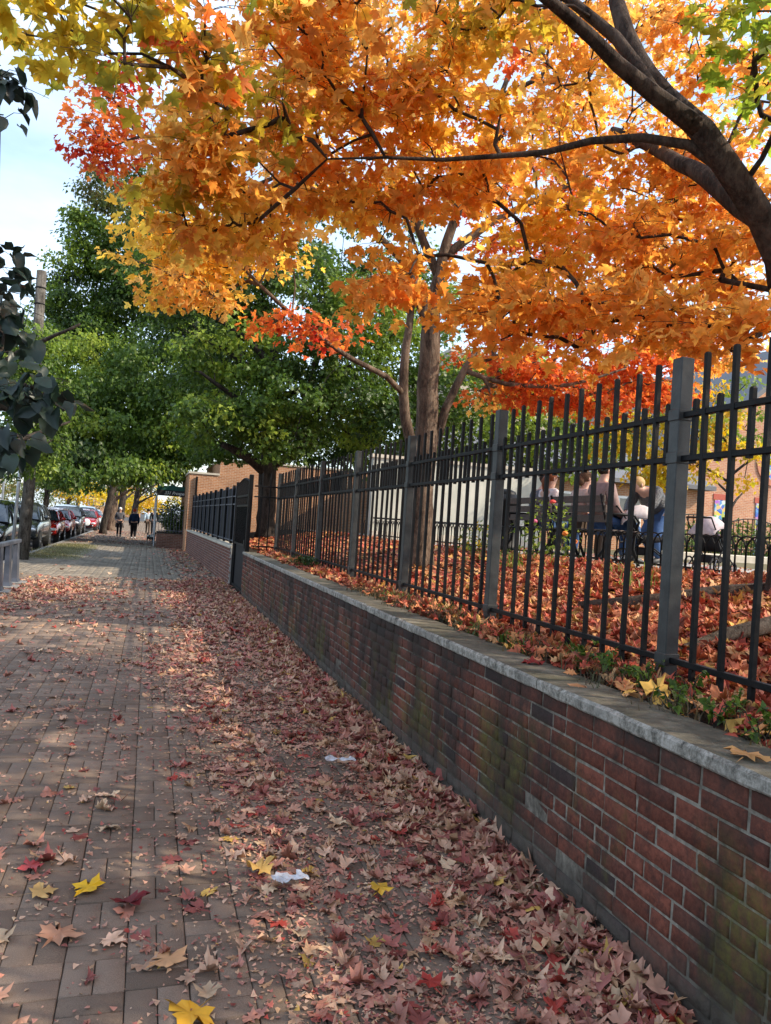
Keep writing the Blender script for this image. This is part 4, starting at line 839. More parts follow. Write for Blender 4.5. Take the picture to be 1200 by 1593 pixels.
SECOND = [
 (-0.80, 10.09, 6.51, 0.17, 0.60, 0.24, 5, 'redor'),
 (-0.63, 10.03, 6.72, 0.16, 0.60, 0.14, 3, 'red'),
 (-0.91, 10.03, 5.90, 0.16, 0.60, 0.11, 3, 'red'),
 (-0.74, 10.07, 6.08, 0.32, 0.60, 0.40, 12, 'redor'),
 (0.00, 8.94, 4.40, 0.39, 0.60, 0.39, 14, 'gold'),
 (0.48, 8.79, 4.43, 0.57, 0.60, 0.39, 20, 'gold'),
 (0.33, 8.64, 4.01, 0.28, 0.60, 0.24, 8, 'orange'),
 (0.98, 8.85, 4.61, 0.51, 0.60, 0.33, 14, 'gold'),
 (1.45, 8.51, 3.76, 0.27, 0.60, 0.06, 4, 'redor'),
 (1.70, 8.44, 3.73, 0.07, 0.60, 0.04, 1, 'red'),
 (1.91, 8.58, 3.72, 0.18, 0.60, 0.09, 3, 'redor'),
 (1.11, 8.61, 3.76, 0.14, 0.60, 0.09, 1, 'redor'),
 (-0.00, 10.16, 6.03, 0.57, 0.60, 0.65, 16, OR),
 (0.78, 9.90, 7.14, 0.74, 0.74, 0.74, 20, OR),
 (1.91, 9.76, 7.33, 0.75, 0.75, 0.75, 22, OR),
 (1.38, 9.54, 5.87, 0.64, 0.64, 0.48, 14, OG),
 (2.92, 9.66, 7.51, 0.85, 0.85, 0.76, 24, OR),
 (3.05, 9.44, 5.91, 0.67, 0.67, 0.50, 12, OR),
 (4.05, 9.54, 6.57, 0.78, 0.78, 0.78, 22, 'redor'),
 (5.02, 9.33, 7.74, 0.88, 0.88, 0.79, 22, OR),
 (4.55, 9.62, 5.37, 0.71, 0.71, 0.62, 20, 'redor'),
 (5.57, 9.71, 6.03, 0.82, 0.82, 0.73, 22, 'redor'),
 (5.38, 9.59, 4.59, 0.72, 0.72, 0.45, 30, 'redor'),
 (5.08, 9.49, 3.77, 0.66, 0.66, 0.25, 20, 'redor'),
 (6.23, 9.55, 4.01, 0.73, 0.73, 0.37, 30, 'redor'),
 (7.15, 9.68, 4.57, 0.57, 0.60, 0.47, 20, 'redor'),
 (4.47, 9.67, 4.12, 0.35, 0.60, 0.35, 10, 'redor'),
 (4.76, 9.80, 3.56, 0.54, 0.60, 0.20, 12, 'redor'),
 (5.82, 9.69, 3.61, 0.64, 0.64, 0.24, 18, 'redor'),
 (6.80, 9.59, 3.85, 0.47, 0.60, 0.24, 12, 'redor'),
 (7.85, 9.68, 4.37, 0.58, 0.60, 0.29, 12, 'orange'),
 (6.84, 9.96, 5.66, 0.87, 0.87, 0.77, 20, OR),
 (7.03, 9.31, 3.83, 0.37, 0.60, 0.17, 4, 'redor'),
 (3.98, 9.40, 3.84, 0.21, 0.60, 0.13, 2, 'redor'),
 (4.26, 9.54, 3.46, 0.22, 0.60, 0.13, 2, 'orange'),
 (8.22, 9.95, 5.88, 0.80, 0.80, 0.90, 18, OR),
 (6.11, 9.81, 3.62, 0.37, 0.60, 0.19, 4, 'orange'),
 (2.17, 9.67, 8.19, 1.25, 1.20, 0.50, 20, OR),
 (7.91, 10.01, 7.56, 0.90, 0.90, 0.90, 16, OR),
 (3.8, 9.5, 9.6, 2.6, 2.6, 1.2, 60, OR), (6.0, 9.5, 7.6, 2.0, 2.4, 1.6, 60, OR)]

trunk = [(4.50, 4.52, .9), (4.48, 4.50, 1.15), (4.47, 4.48, 1.45), (4.46, 4.45, 1.9), (4.37, 4.39, 2.756), (4.20, 4.33, 3.2), (4.024, 4.273, 3.586), (3.577, 4.193, 3.958), (3.265, 4.179, 4.25), (3.08, 4.343, 4.53)]
limbs = [(trunk, [.34, .20, .15, .13, .118, .106, .098, .089, .08, .066]),
 ([(3.12, 4.30, 4.48), (2.98, 4.572, 4.886), (2.938, 4.779, 5.416), (3.0, 5.05, 6.3), (3.1, 5.3, 7.4)], [.08, .068, .055, .04, .025]),
 ([(3.265, 4.179, 4.25), (2.90, 4.19, 4.42), (2.594, 4.17, 4.53), (2.175, 4.10, 4.70), (1.721, 4.017, 4.78), (1.0, 3.95, 4.85), (.2, 3.8, 4.75)], [.066, .054, .046, .036, .026, .018, .012]),
 ([(3.45, 4.19, 4.05), (3.208, 4.25, 4.19), (2.948, 4.38, 4.235), (2.677, 4.568, 4.243), (2.392, 4.657, 4.15), (2.144, 4.837, 4.16), (1.767, 4.953, 4.106), (1.387, 5.07, 4.094), (1.0, 5.15, 4.04)], [.042, .034, .029, .025, .021, .018, .014, .010, .006]),
 ([(4.3, 4.36, 2.95), (4.6, 4.5, 3.6), (5.1, 4.6, 4.6), (5.8, 4.6, 5.8), (6.3, 4.5, 7)], [.12, .11, .09, .07, .04]),
 ([(4.2, 4.33, 3.2), (4.2, 3.8, 3.9), (4.2, 3.0, 4.5), (4.3, 1.6, 5.2), (4.2, .2, 5.6)], [.09, .08, .07, .05, .03]),
 ([(3.9, 4.25, 3.75), (3.8, 4.8, 4.3), (3.9, 5.6, 4.9), (4.1, 6.6, 5.6)], [.08, .07, .05, .03]),
 ([(2.9, 4.19, 4.42), (2.75, 4.45, 4.9), (2.3, 4.8, 5.4), (1.6, 5.2, 5.8)], [.045, .04, .03, .02])]
roots = [([(4.45, 4.4, 1.15), (4.2, 4.15, 1.12), (3.95, 4.0, 1.06), (3.6, 3.95, 1.0), (3.3, 3.85, .93)], [.13, .10, .075, .055, .03]), ([(4.5, 4.6, 1.2), (4.2, 4.9, 1.17), (3.8, 5.05, 1.12), (3.3, 5.4, 1.04)], [.15, .11, .07, .03]), ([(4.55, 4.4, 1.15), (4.75, 4.0, 1.2), (4.8, 3.5, 1.18)], [.13, .08, .04])]
nt_ = tree('maple_tree', 'nearest maple with thick dark trunk leaning in from the right edge and large orange leaves', (4.5, 4.5, 1.0), limbs, NEAR, M['bark1'], M['leaf'], T_MAPLE, .108, 'maples in the bed behind the fence', nper=22, srad=.31, flat_=.4, kr=.0026, twig=.0026, tw_n=5, root=roots, seed=4)
rt = MB().tube([(4.05, 3.75, .98), (3.75, 3.70, 1.13), (3.5, 3.6, 1.15), (3.2, 3.62, 1.08), (2.95, 3.72, .96), (2.7, 3.8, .90)], [.05, .052, .05, .042, .032, .018], 10).build('root', M['root'], None, True)
rt.parent = nt_; rt.location = -nt_.location
# second maple
T2 = [(3.43, 9.62, 1.0), (3.432, 9.61, 1.5), (3.432, 9.598, 2.607), (3.416, 9.587, 3.457), (3.37, 9.486, 4.1), (3.38, 9.369, 4.841), (3.476, 9.215, 5.48), (3.664, 9.039, 6.192), (3.896, 8.739, 7.241)]
L2 = [(T2, [.25, .17, .15, .142, .13, .075, .06, .05, .03]),
 ([(3.43, 9.6, 2.3), (3.20, 9.55, 2.75), (3.05, 9.5, 3.3), (3.03, 9.45, 3.9), (3.05, 9.4, 4.4), (2.9, 9.2, 5.2)], [.08, .075, .065, .055, .045, .03]),
 ([(3.43, 9.6, 2.5), (3.58, 9.6, 2.75), (3.66, 9.55, 3.15), (3.86, 9.5, 3.7), (4.0, 9.4, 4.0)], [.07, .065, .06, .05, .035]),
 ([(3.05, 9.5, 3.2), (2.75, 9.3, 3.45), (2.2, 9.0, 3.55), (1.6, 8.8, 3.8), (1.0, 8.6, 4.15), (.3, 8.4, 4.7)], [.04, .036, .032, .028, .02, .01]),
 ([(3.4, 9.5, 4.0), (3.1, 9.3, 4.5), (2.95, 9.2, 4.9)], [.07, .05, .03]),
 ([(3.37, 9.486, 4.1), (3.05, 9.3, 4.7), (2.5, 9.1, 5.1), (1.8, 8.9, 5.4), (1.0, 8.8, 5.5)], [.07, .055, .04, .03, .015]),
 ([(3.86, 9.5, 3.6), (4.4, 9.3, 3.55), (5.2, 9.1, 3.6), (6.0, 9.0, 3.9)], [.035, .03, .025, .012]),
 ([(3.4, 9.3, 5.0), (4.0, 9.2, 5.6), (4.9, 9.3, 6.2), (5.8, 9.3, 6.8)], [.06, .05, .04, .02]),
 ([(3.4, 9.4, 4.8), (2.9, 9.5, 5.8), (2.2, 9.8, 6.8), (1.4, 10, 7.8)], [.06, .05, .035, .02])]
tree('maple_tree', 'second maple with pale brown forked trunk rising behind the fence and red orange crown', (3.43, 9.62, 1.1), L2, SECOND, M['bark2'], M['leaf'], T_MID, .088, 'maples in the bed behind the fence', nper=34, srad=.40, kr=.0035, twig=.003, seed=5)
# green trees
def simple_tree(name, label, base, h, lean, blobs, size, rt_=.2, group='green street trees', bm=None, lm=None, nper=60, srad=.6, seed=1, limbs2=(), tm=None):
    x, y, z = base; lx, ly = lean
    tr = [(x, y, z-.1), (x, y, z+.3), (x+lx*.3, y+ly*.3, z+h*.3), (x+lx*.6, y+ly*.6, z+h*.6), (x+lx, y+ly, z+h)]
    ls = [(tr, [rt_*1.5, rt_*1.08, rt_, rt_*.8, rt_*.35])]
    r_ = random.Random(seed)
    for k in range(5):
        a = r_.uniform(0, 6.28); z0 = z+h*(.38+.1*k); q = .38+.1*k; L = h*.35
        ls.append(([(x+lx*q, y+ly*q, z0), (x+lx*q+math.cos(a)*L*.4, y+ly*q+math.sin(a)*L*.4, z0+L*.3), (x+lx*q+math.cos(a)*L, y+ly*q+math.sin(a)*L, z0+L*.6)], [rt_*.45, rt_*.35, rt_*.15]))
    ls += list(limbs2)
    return tree(name, label, base, ls, blobs, bm or M['bark3'], lm or M['gleaf'], tm or T_SMALL, size, group, nper=nper, srad=srad, flat_=.62, kr=.004, droop=.9, twig=.006, tw_n=2, seed=seed, trunk_sides=10)
simple_tree('green_maple', 'green maple with dark trunk and sideways limbs behind the bend of the fence', (3.21, 22.03, .9), 6.5, (-.1, .1), [(0.80, 22.65, 7.41, 1.47, 1.47, 1.10, 26, ('dk', 'mid', .0)), (2.08, 21.77, 5.92, 1.61, 1.61, 1.07, 32, ('mid', 'lt', .3)), (3.43, 20.85, 4.87, 1.49, 1.49, 0.79, 30, ('mid', 'lt', .3)), (4.53, 20.49, 5.99, 1.40, 1.40, 1.05, 28, ('dk', 'mid', .0)), (5.23, 20.77, 7.58, 1.34, 1.34, 1.07, 24, ('mid', 'lt', .3)), (3.92, 21.69, 7.99, 1.65, 1.65, 1.10, 28, ('mid', 'lt', .3)), (2.50, 22.12, 8.26, 1.47, 1.47, 1.10, 24, ('dk', 'mid', .0)), (5.45, 20.23, 4.83, 0.96, 0.96, 0.61, 14, ('dk', 'mid', .0)), (1.80, 21.36, 4.23, 1.23, 1.23, 0.70, 22, ('mid', 'lt', .3)), (3.34, 20.90, 3.81, 0.88, 0.88, 0.44, 10, ('mid', 'lt', .3)), (6.67, 20.88, 6.33, 1.10, 1.10, 1.47, 20, ('mid', 'lt', .3)), (7.94, 20.50, 5.69, 1.28, 1.28, 1.28, 20, ('mid', 'lt', .3)), (9.73, 20.98, 6.54, 1.15, 1.15, 0.96, 16, 'lt'), (2.98, 22.46, 10.13, 2.06, 2.06, 1.12, 24, ('dk', 'mid', .0)), (0.70, 22.65, 8.87, 1.28, 1.28, 0.92, 18, ('dk', 'mid', .0)), (4.94, 24.52, 7.64, 3.33, 3.33, 1.88, 50, ('dk', 'mid', .0)), (7.07, 23.91, 5.70, 2.71, 2.71, 1.25, 40, ('dk', 'mid', .0)), (3.46, 25.01, 5.87, 2.50, 2.50, 1.67, 40, ('dk', 'mid', .0)), (5.94, 24.16, 10.63, 2.50, 2.50, 1.67, 30, ('dk', 'mid', .0)), (7.64, 23.66, 9.08, 1.88, 1.88, 1.67, 26, ('mid', 'lt', .3)), (5.79, 25.37, 4.45, 1.52, 1.52, 0.65, 24, ('dk', 'mid', .0)), (2.10, 26.45, 6.81, 2.17, 2.17, 1.95, 30, ('dk', 'mid', .0)), (-0.18, 28.13, 10.01, 1.35, 1.35, 1.35, 20, ('dk', 'mid', .0)), (6.88, 22.95, 4.13, 1.20, 1.20, 0.50, 14, ('mid', 'lt', .3)), (4.86, 21.47, 4.56, 1.28, 1.28, 0.55, 16, ('mid', 'lt', .3)), (2.65, 21.11, 4.11, 0.88, 0.88, 0.44, 10, ('mid', 'lt', .3)), (3.45, 27.14, 4.17, 1.35, 1.35, 0.45, 12, ('dk', 'mid', .0)), (1.95, 27.60, 4.06, 1.12, 1.12, 0.56, 12, ('dk', 'mid', .0)), (5.61, 26.48, 4.09, 1.35, 1.35, 0.40, 10, ('dk', 'mid', .0))], .125, .25, seed=11, srad=.55, nper=85, limbs2=[([(3.126, 22.029, 2.879), (2.515, 21.686, 3.226), (1.763, 21.388, 3.526)], [.16, .14, .08]), ([(3.167, 22.013, 3.065), (3.71, 21.841, 3.341), (4.12, 21.707, 3.773)], [.12, .1, .05])], tm=T_MID)
simple_tree('green_maple', 'tall green maple overhanging the sidewalk with trunk leaning right behind the pole', (-2.6, 50.0, 0), 9, (1.2, 0), [(-4.14, 44.99, 12.34, 2.10, 2.10, 2.45, 30, ('dk', 'mid', .0)), (-1.93, 44.27, 14.24, 2.45, 2.45, 2.45, 30, ('dk', 'mid', .0)), (-2.50, 44.38, 17.71, 1.58, 1.58, 2.10, 16, 'dull'), (-3.71, 44.79, 15.87, 1.58, 1.58, 2.10, 16, ('dk', 'mid', .0)), (-0.62, 43.96, 9.77, 2.80, 2.80, 2.45, 36, ('mid', 'lt', .3)), (-3.12, 43.71, 8.03, 2.73, 2.73, 2.05, 30, ('mid', 'lt', .3)), (-4.86, 43.23, 6.42, 2.00, 2.00, 1.50, 20, ('dk', 'mid', .0)), (-1.89, 42.35, 4.95, 2.67, 2.67, 1.33, 26, ('dk', 'mid', .0)), (0.32, 41.67, 5.43, 2.00, 2.00, 1.50, 22, ('mid', 'lt', .3)), (0.17, 43.66, 12.98, 2.45, 2.45, 2.45, 24, ('dk', 'mid', .0)), (-3.77, 42.94, 4.48, 1.67, 1.67, 1.00, 12, ('dk', 'mid', .0)), (-5.46, 40.26, 7.22, 2.16, 2.16, 1.85, 30, ('mid', 'lt', .3)), (-3.52, 38.65, 5.99, 2.40, 2.40, 1.50, 34, ('mid', 'lt', .3)), (-1.21, 37.94, 5.84, 2.40, 2.40, 1.50, 34, ('mid', 'lt', .3)), (0.80, 37.33, 5.98, 2.10, 2.10, 1.50, 28, ('mid', 'lt', .3)), (-3.56, 40.70, 8.47, 2.53, 2.53, 1.58, 30, 'lt'), (-0.48, 38.73, 7.87, 2.47, 2.47, 1.54, 30, ('mid', 'lt', .3)), (-5.26, 38.17, 4.13, 1.46, 1.46, 0.64, 15, ('dk', 'mid', .0)), (-2.16, 37.23, 3.76, 2.33, 2.33, 0.47, 18, ('dk', 'mid', .0)), (0.37, 37.50, 3.79, 1.35, 1.35, 0.48, 12, ('mid', 'lt', .3)), (-6.38, 41.54, 9.86, 1.58, 1.58, 1.27, 16, ('mid', 'lt', .3)), (-5.37, 46.38, 13.95, 0.79, 0.79, 0.79, 6, ('dk', 'mid', .0)), (0.86, 39.31, 10.35, 1.90, 1.90, 1.27, 20, ('dk', 'mid', .0)), (-1.99, 46.28, 19.62, 1.47, 1.47, 1.47, 10, ('dk', 'mid', .0)), (2.15, 36.80, 11.48, 1.20, 1.20, 1.20, 10, ('dk', 'mid', .0)), (1.98, 39.03, 7.25, 1.90, 1.90, 1.90, 24, ('dk', 'mid', .0)), (2.31, 36.88, 4.88, 1.05, 1.05, 0.90, 10, ('dk', 'mid', .0)), (-0.67, 41.78, 15.38, 1.67, 1.67, 2.00, 24, ('dk', 'mid', .0)), (-3.72, 44.89, 10.96, 2.10, 2.10, 1.40, 16, ('dk', 'mid', .0)), (-5.40, 41.35, 4.21, 1.27, 1.27, 0.79, 8, ('dk', 'mid', .0)), (-3.32, 43.58, 18.29, 1.20, 1.20, 1.20, 12, 'dull'), (-4.88, 44.12, 14.76, 0.85, 0.85, 1.02, 10, ('mid', 'lt', .3)), (-4.37, 43.92, 16.85, 0.68, 0.68, 0.85, 8, ('mid', 'lt', .3)), (-5.05, 44.22, 12.35, 1.02, 1.02, 1.02, 10, ('mid', 'lt', .3)), (-2.60, 43.42, 14.92, 1.71, 1.71, 1.71, 16, ('mid', 'lt', .3)), (-1.14, 43.02, 12.62, 1.71, 1.71, 1.71, 16, ('dk', 'mid', .0)), (-3.30, 43.72, 10.76, 2.05, 2.05, 1.37, 16, ('mid', 'lt', .3)), (-3.58, 35.58, 3.06, 1.93, 1.93, 0.33, 14, ('mid', 'lt', .3)), (-0.99, 35.83, 3.40, 1.42, 1.42, 0.34, 12, ('mid', 'lt', .3)), (0.92, 37.32, 4.12, 0.90, 0.90, 0.30, 6, ('dk', 'mid', .0)), (2.20, 34.76, 8.39, 1.42, 1.42, 1.70, 20, ('mid', 'lt', .3)), (2.78, 36.63, 10.62, 1.50, 1.50, 1.80, 16, ('dk', 'mid', .0))], .21, .19, seed=12, srad=.9, nper=125)
simple_tree('green_maple', 'green maple spreading in front of the utility pole from beyond the left edge', (-3.15, 15.6, 0), 5.6, (-.2, 1.0), [(-5.13, 16.67, 5.15, 1.21, 1.21, 0.85, 40, ('dk', 'mid', .0)), (-3.40, 21.89, 5.26, 0.58, 0.58, 0.50, 18, ('mid', 'lt', .3)), (-3.03, 21.77, 5.79, 0.30, 0.30, 0.30, 6, ('mid', 'lt', .3)), (-3.07, 21.29, 3.88, 0.73, 0.73, 0.57, 26, ('mid', 'lt', .3)), (-3.03, 21.79, 4.62, 0.42, 0.42, 0.50, 10, ('dk', 'mid', .0)), (-2.56, 20.63, 3.06, 0.79, 0.79, 0.38, 14, ('dk', 'mid', .0)), (-3.29, 20.86, 2.69, 0.63, 0.63, 0.38, 9, ('dk', 'mid', .0)), (-3.03, 22.31, 4.70, 0.68, 0.68, 0.60, 10, ('mid', 'lt', .3)), (-4.17, 19.00, 4.62, 0.99, 0.99, 0.85, 24, ('dk', 'mid', .0)), (-4.09, 17.96, 3.09, 0.93, 0.93, 0.53, 24, ('dk', 'mid', .0)), (-2.55, 22.70, 4.11, 0.53, 0.53, 0.53, 7, ('mid', 'lt', .3))], .12, .15, seed=14, srad=.5, nper=70)
simple_tree('street_tree', 'pale trunked street tree with a forked branch beyond the leaning trunk', (-2.55, 58.33, 0), 5.5, (.3, 0), [(-4.03, 58.64, 7.95, 3.21, 3.21, 2.75, 16, ('dk', 'mid', .0)), (-1.25, 57.83, 5.84, 2.75, 2.75, 1.60, 14, ('dk', 'mid', .0)), (-2.44, 58.23, 3.93, 2.29, 2.29, 0.55, 5, 'dk')], .30, 0.30, group='trees along the street', seed=20, srad=1.2, nper=75, bm=M['bark2'])
simple_tree('street_tree', 'dark straight trunked street tree behind the pale one', (-2.35, 69.77, 0), 5.5, (.3, 0), [(-2.48, 69.72, 5.53, 2.75, 2.75, 2.20, 14, 'dk'), (-0.46, 69.07, 6.77, 2.75, 2.75, 2.20, 12, 'dk')], .30, 0.30, group='trees along the street', seed=21, srad=1.2, nper=75, bm=M['bark3'])
simple_tree('street_tree', 'dark street tree trunk beside the red head scarf', (-1.43, 82.04, 0), 5.5, (.3, 0), [(-1.29, 81.91, 5.06, 2.93, 2.93, 1.82, 10, 'dk'), (0.79, 81.25, 6.50, 2.93, 2.93, 1.95, 10, 'dk')], .30, 0.30, group='trees along the street', seed=22, srad=1.2, nper=75, bm=M['bark3'])
simple_tree('street_tree', 'yellow street tree beyond the parked cars', (-9.62, 102.31, 0), 5.5, (.3, 0), [(-9.40, 102.20, 3.71, 2.38, 2.38, 1.11, 12, 'yel'), (-7.11, 101.50, 3.46, 1.98, 1.98, 0.95, 10, 'yel'), (-4.70, 116.46, 3.54, 3.67, 3.67, 1.10, 12, 'yel')], .30, 0.20, group='trees along the street', seed=23, srad=1.2, nper=75, bm=M['bark3'])
simple_tree('street_tree', 'yellow leaved tree far beyond the awning', (-0.10, 104.64, 0), 5.5, (.3, 0), [(0.17, 104.53, 2.66, 2.33, 2.33, 1.17, 14, 'yel'), (-2.60, 105.38, 2.22, 2.08, 2.08, 1.00, 10, 'yel')], .30, 0.30, group='trees along the street', seed=24, srad=1.2, nper=75, bm=M['bark3'])
simple_tree('street_tree', 'wide faded green tree closing the view down the street', (-10.72, 128.80, 0), 5.5, (.3, 0), [(-12.01, 129.10, 6.26, 6.00, 6.00, 3.00, 26, 'dull'), (-5.20, 127.05, 4.72, 6.00, 6.00, 2.00, 20, 'mid'), (-18.62, 131.15, 4.82, 5.00, 5.00, 3.00, 16, 'mid'), (0.59, 125.28, 4.11, 4.00, 4.00, 2.00, 14, 'yel'), (-13.11, 124.28, 2.60, 5.75, 5.75, 0.96, 14, 'dull')], .30, 0.30, group='trees along the street', seed=25, srad=1.2, nper=75, bm=M['bark2'])
simple_tree('street_tree', 'brownish thin tree on the other side of the street', (-10.97, 92.27, 0), 5.5, (.3, 0), [(-11.68, 92.44, 3.62, 1.98, 1.98, 1.84, 12, 'dull'), (-9.83, 91.86, 4.45, 1.77, 1.77, 1.42, 10, 'dull'), (-13.64, 87.82, 2.98, 1.67, 1.67, 1.67, 12, 'dull')], .30, 0.30, group='trees along the street', seed=26, srad=1.2, nper=75, bm=M['bark3'])
simple_tree('green_tree', 'sunlit light green tree behind the second maple and the pale wall', (11.5, 22.0, 1.2), 5.5, (0, 0), [(10.85, 19.64, 4.23, 1.10, 1.10, 0.82, 18, 'lt'), (12.09, 19.26, 4.13, 0.92, 0.92, 0.92, 14, 'lt'), (9.77, 19.96, 4.71, 1.10, 1.10, 0.73, 14, 'lt'), (11.62, 20.42, 5.71, 1.72, 1.72, 0.77, 16, 'yel'), (9.12, 22.25, 5.09, 1.20, 1.20, 1.00, 14, ('mid', 'lt', .3)), (7.07, 22.89, 4.15, 1.20, 1.20, 0.80, 10, ('mid', 'lt', .3)), (8.61, 22.42, 4.05, 1.20, 1.20, 0.70, 14, ('mid', 'lt', .3)), (9.93, 22.01, 4.34, 1.00, 1.00, 0.70, 12, ('mid', 'lt', .3)), (6.66, 25.11, 3.86, 1.30, 1.30, 0.54, 10, ('dk', 'mid', .0))], .15, .18, group='trees in the park', seed=31, srad=.7, nper=80)
simple_tree('yellow_tree', 'small bright yellow tree in front of the church', (15.2, 17.5, 1.2), 3.6, (0, 0), [(10.87, 16.50, 4.12, 0.79, 0.79, 0.55, 14, 'yel'), (11.37, 15.84, 3.34, 0.69, 0.69, 0.34, 9, 'yel'), (11.75, 15.19, 3.79, 0.90, 0.90, 0.75, 14, 'yel'), (12.12, 15.06, 4.71, 0.82, 0.82, 0.75, 14, ('yel', 'lt', .0)), (12.77, 14.88, 3.56, 0.60, 0.60, 0.60, 4, 'yel'), (11.43, 16.31, 4.80, 0.95, 0.95, 0.79, 14, ('yel', 'lt', .0)), (13.70, 15.62, 4.95, 0.79, 0.79, 0.79, 8, 'lt')], .11, .09, group='trees in the park', seed=32, srad=.45, nper=55, tm=T_MID)
tree('street_linden', 'dark blue green broad leaved branches hanging in at the left edge close to the camera', (-2.55, 3.3, 0), [([(-2.55, 3.3, -.1), (-2.55, 3.3, .3), (-2.5, 3.3, 1.6), (-2.4, 3.25, 3.2), (-2.35, 3.2, 5.2)], [.14, .11, .09, .07, .04])], [(-0.67, 3.31, 3.19, 0.03, 0.03, 0.04, 2, 'slate'), (-0.66, 3.31, 3.04, 0.02, 0.02, 0.02, 1, 'slate'), (-0.71, 3.75, 2.64, 0.03, 0.03, 0.08, 3, 'slate'), (-0.68, 3.64, 2.44, 0.04, 0.04, 0.11, 4, 'slate'), (-0.65, 3.53, 2.20, 0.05, 0.05, 0.09, 4, 'slate'), (-0.59, 3.42, 2.00, 0.04, 0.04, 0.03, 3, 'slate'), (-0.48, 3.38, 2.04, 0.06, 0.06, 0.02, 2, 'slate'), (-0.58, 3.31, 1.79, 0.04, 0.04, 0.07, 3, 'slate'), (-1.00, 4.05, 2.69, 0.10, 0.10, 0.27, 10, 'slate'), (-0.91, 3.82, 2.06, 0.10, 0.10, 0.26, 10, 'slate'), (-1.10, 4.07, 3.28, 0.12, 0.12, 0.27, 8, 'slate')], M['bark3'], M['dleaf'], T_HEART, .085, None, nper=13, srad=.13, flat_=.8, kr=.003, twig=.002, seed=41)

# ---------------------------------------------------------------- fallen leaves
def lit_cols(n, kind):
    if kind == 'walk': pal, pr = ['cc9a82', 'bc806c', 'd4ac90', 'b26c62', 'a05a52', 'c69c78', 'b84a3e', 'd0a858', '8c443c', 'b68072', 'd8b896'], [.18, .15, .17, .10, .06, .14, .035, .02, .035, .08, .045]
    else: pal, pr = ['c87a50', 'b85440', 'd0905c', 'a04434', 'd0a070', 'c06a4c', 'd8a858', '8a4a3a', 'c88464'], [.17, .15, .13, .12, .1, .12, .05, .08, .08]
    P_ = np.array([hx(c) for c in pal]); k = rng.choice(len(pal), n, p=np.array(pr)/sum(pr)); return P_[k]*rng.uniform(.7, 1.12, (n, 1))
def lay(name, X, Y, Z, size, kind, tmpl, mat, tilt=.22, parent=None, label=None):
    n = len(X); a = rng.uniform(0, 6.283, n); D = np.c_[np.cos(a), np.sin(a), rng.normal(0, tilt*.6, n)]
    N_ = np.c_[rng.normal(0, tilt, (n, 2)), np.where(rng.random(n) < .5, 1., -1.)*np.ones(n)]
    c = lit_cols(n, kind); return leaves(name, np.c_[X, Y, Z], D, N_, size, c, tmpl, mat, parent, .14, .03)
def dens(x, y):
    e = .64+.10*np.sin(y*1.3)+.12*np.sin(y*.47+1)-.02*y; d = 1/(1+np.exp(-(x-e)*7.5)); d = .07+.93*d
    d = d*(1-.55*np.exp(-(((x-1.05)/.28)**2))*(y < 8)*np.clip(np.sin(y*1.7+.5)+.6, 0, 1))
    d = np.where(y > 6, d+.05*(x > -.9)*np.clip((y-6)/5, 0, 1), d)
    patch = np.exp(-(((x+1.6)/.85)**2))*np.exp(-(((y-14.8)/2.2)**2)); d = d+.8*patch
    farb = (y > 18.5) & (y < 36.5); ed = 1.15-.012*(y-19); d = np.where(farb, .015+.95/(1+np.exp(-(x-ed+.25)*7)), d); d = np.where(y >= 36.5, .22+.25*(x > .2), d)
    return np.clip(d, 0, 1)*np.where((y < 9) & (x < 1.3), .82, 1.)
def scatter(n, x0, x1, y0, y1):
    X = rng.uniform(x0, x1, n); Y = rng.uniform(y0, y1, n); p_ = dens(X, Y); cl = fnoise(np.c_[X, Y, Y*0], 2.2, 8); p_ = p_*np.clip(1+.7*cl*(p_ < .8), .1, 2); k = rng.random(n) < p_; return X[k], Y[k]
def litz(X, Y, top=.0):
    pile = np.clip((X-1.35)/.42, 0, 1)**1.5*(.055+.02*np.sin(Y*3.1)); th = dens(X, Y)
    return .006+rng.uniform(0, 1, len(X))*(.016*th+pile*.8)+top
for nm, n, y0, y1, tm, s0, s1, xl in (('fallen_leaves', 6800, .8, 6.5, T_LIT, .046, .086, -1.9), ('fallen_leaves', 16500, 6.5, 19, T_LITM, .055, .09, -3.4), ('fallen_leaves', 14000, 19, 60, T_SMALL, .08, .13, -3.4)):
    X, Y = scatter(n, xl, 1.80, y0, y1); o = lay(nm, X, Y, litz(X, Y), rng.uniform(s0, s1, len(X)), 'walk', tm, M['lit'], .13); tag(o, 'dry pink and tan maple leaves strewn over the brick sidewalk', 'leaves', kind='stuff')
# drift against the wall foot, and crumbled bits
n = 3800; Y = rng.uniform(.8, 15, n)**1; X = 1.80-np.abs(rng.normal(0, .17, n)); o = lay('fallen_leaves', X, Y, .01+rng.random(n)*.07*np.clip(1-(1.8-X)/.4, .15, 1), rng.uniform(.055, .085, n), 'walk', T_LITM, M['lit'], .4); tag(o, 'red and tan leaves drifted against the foot of the brick wall', 'leaves', kind='stuff')
X, Y = scatter(120000, -1.9, 1.8, .8, 9); X = X; n = len(X); o = lay('leaf_crumbs', X, Y, np.full(n, .007), rng.uniform(.008, .028, n), 'walk', T_SMALL, M['lit'], .25); tag(o, 'small broken leaf crumbs on the brick sidewalk', 'leaves', kind='stuff')
n = 2600; X = rng.uniform(-2.2, .6, n); Y = rng.uniform(1.5, 12, n); o = lay('leaf_crumbs', X, Y, np.full(n, .006), rng.uniform(.006, .022, n), 'walk', T_SMALL, M['lit'], .2); tag(o, 'sparse leaf crumbs on the bare left part of the sidewalk', 'leaves', kind='stuff')
bz = np.vectorize(bedz)
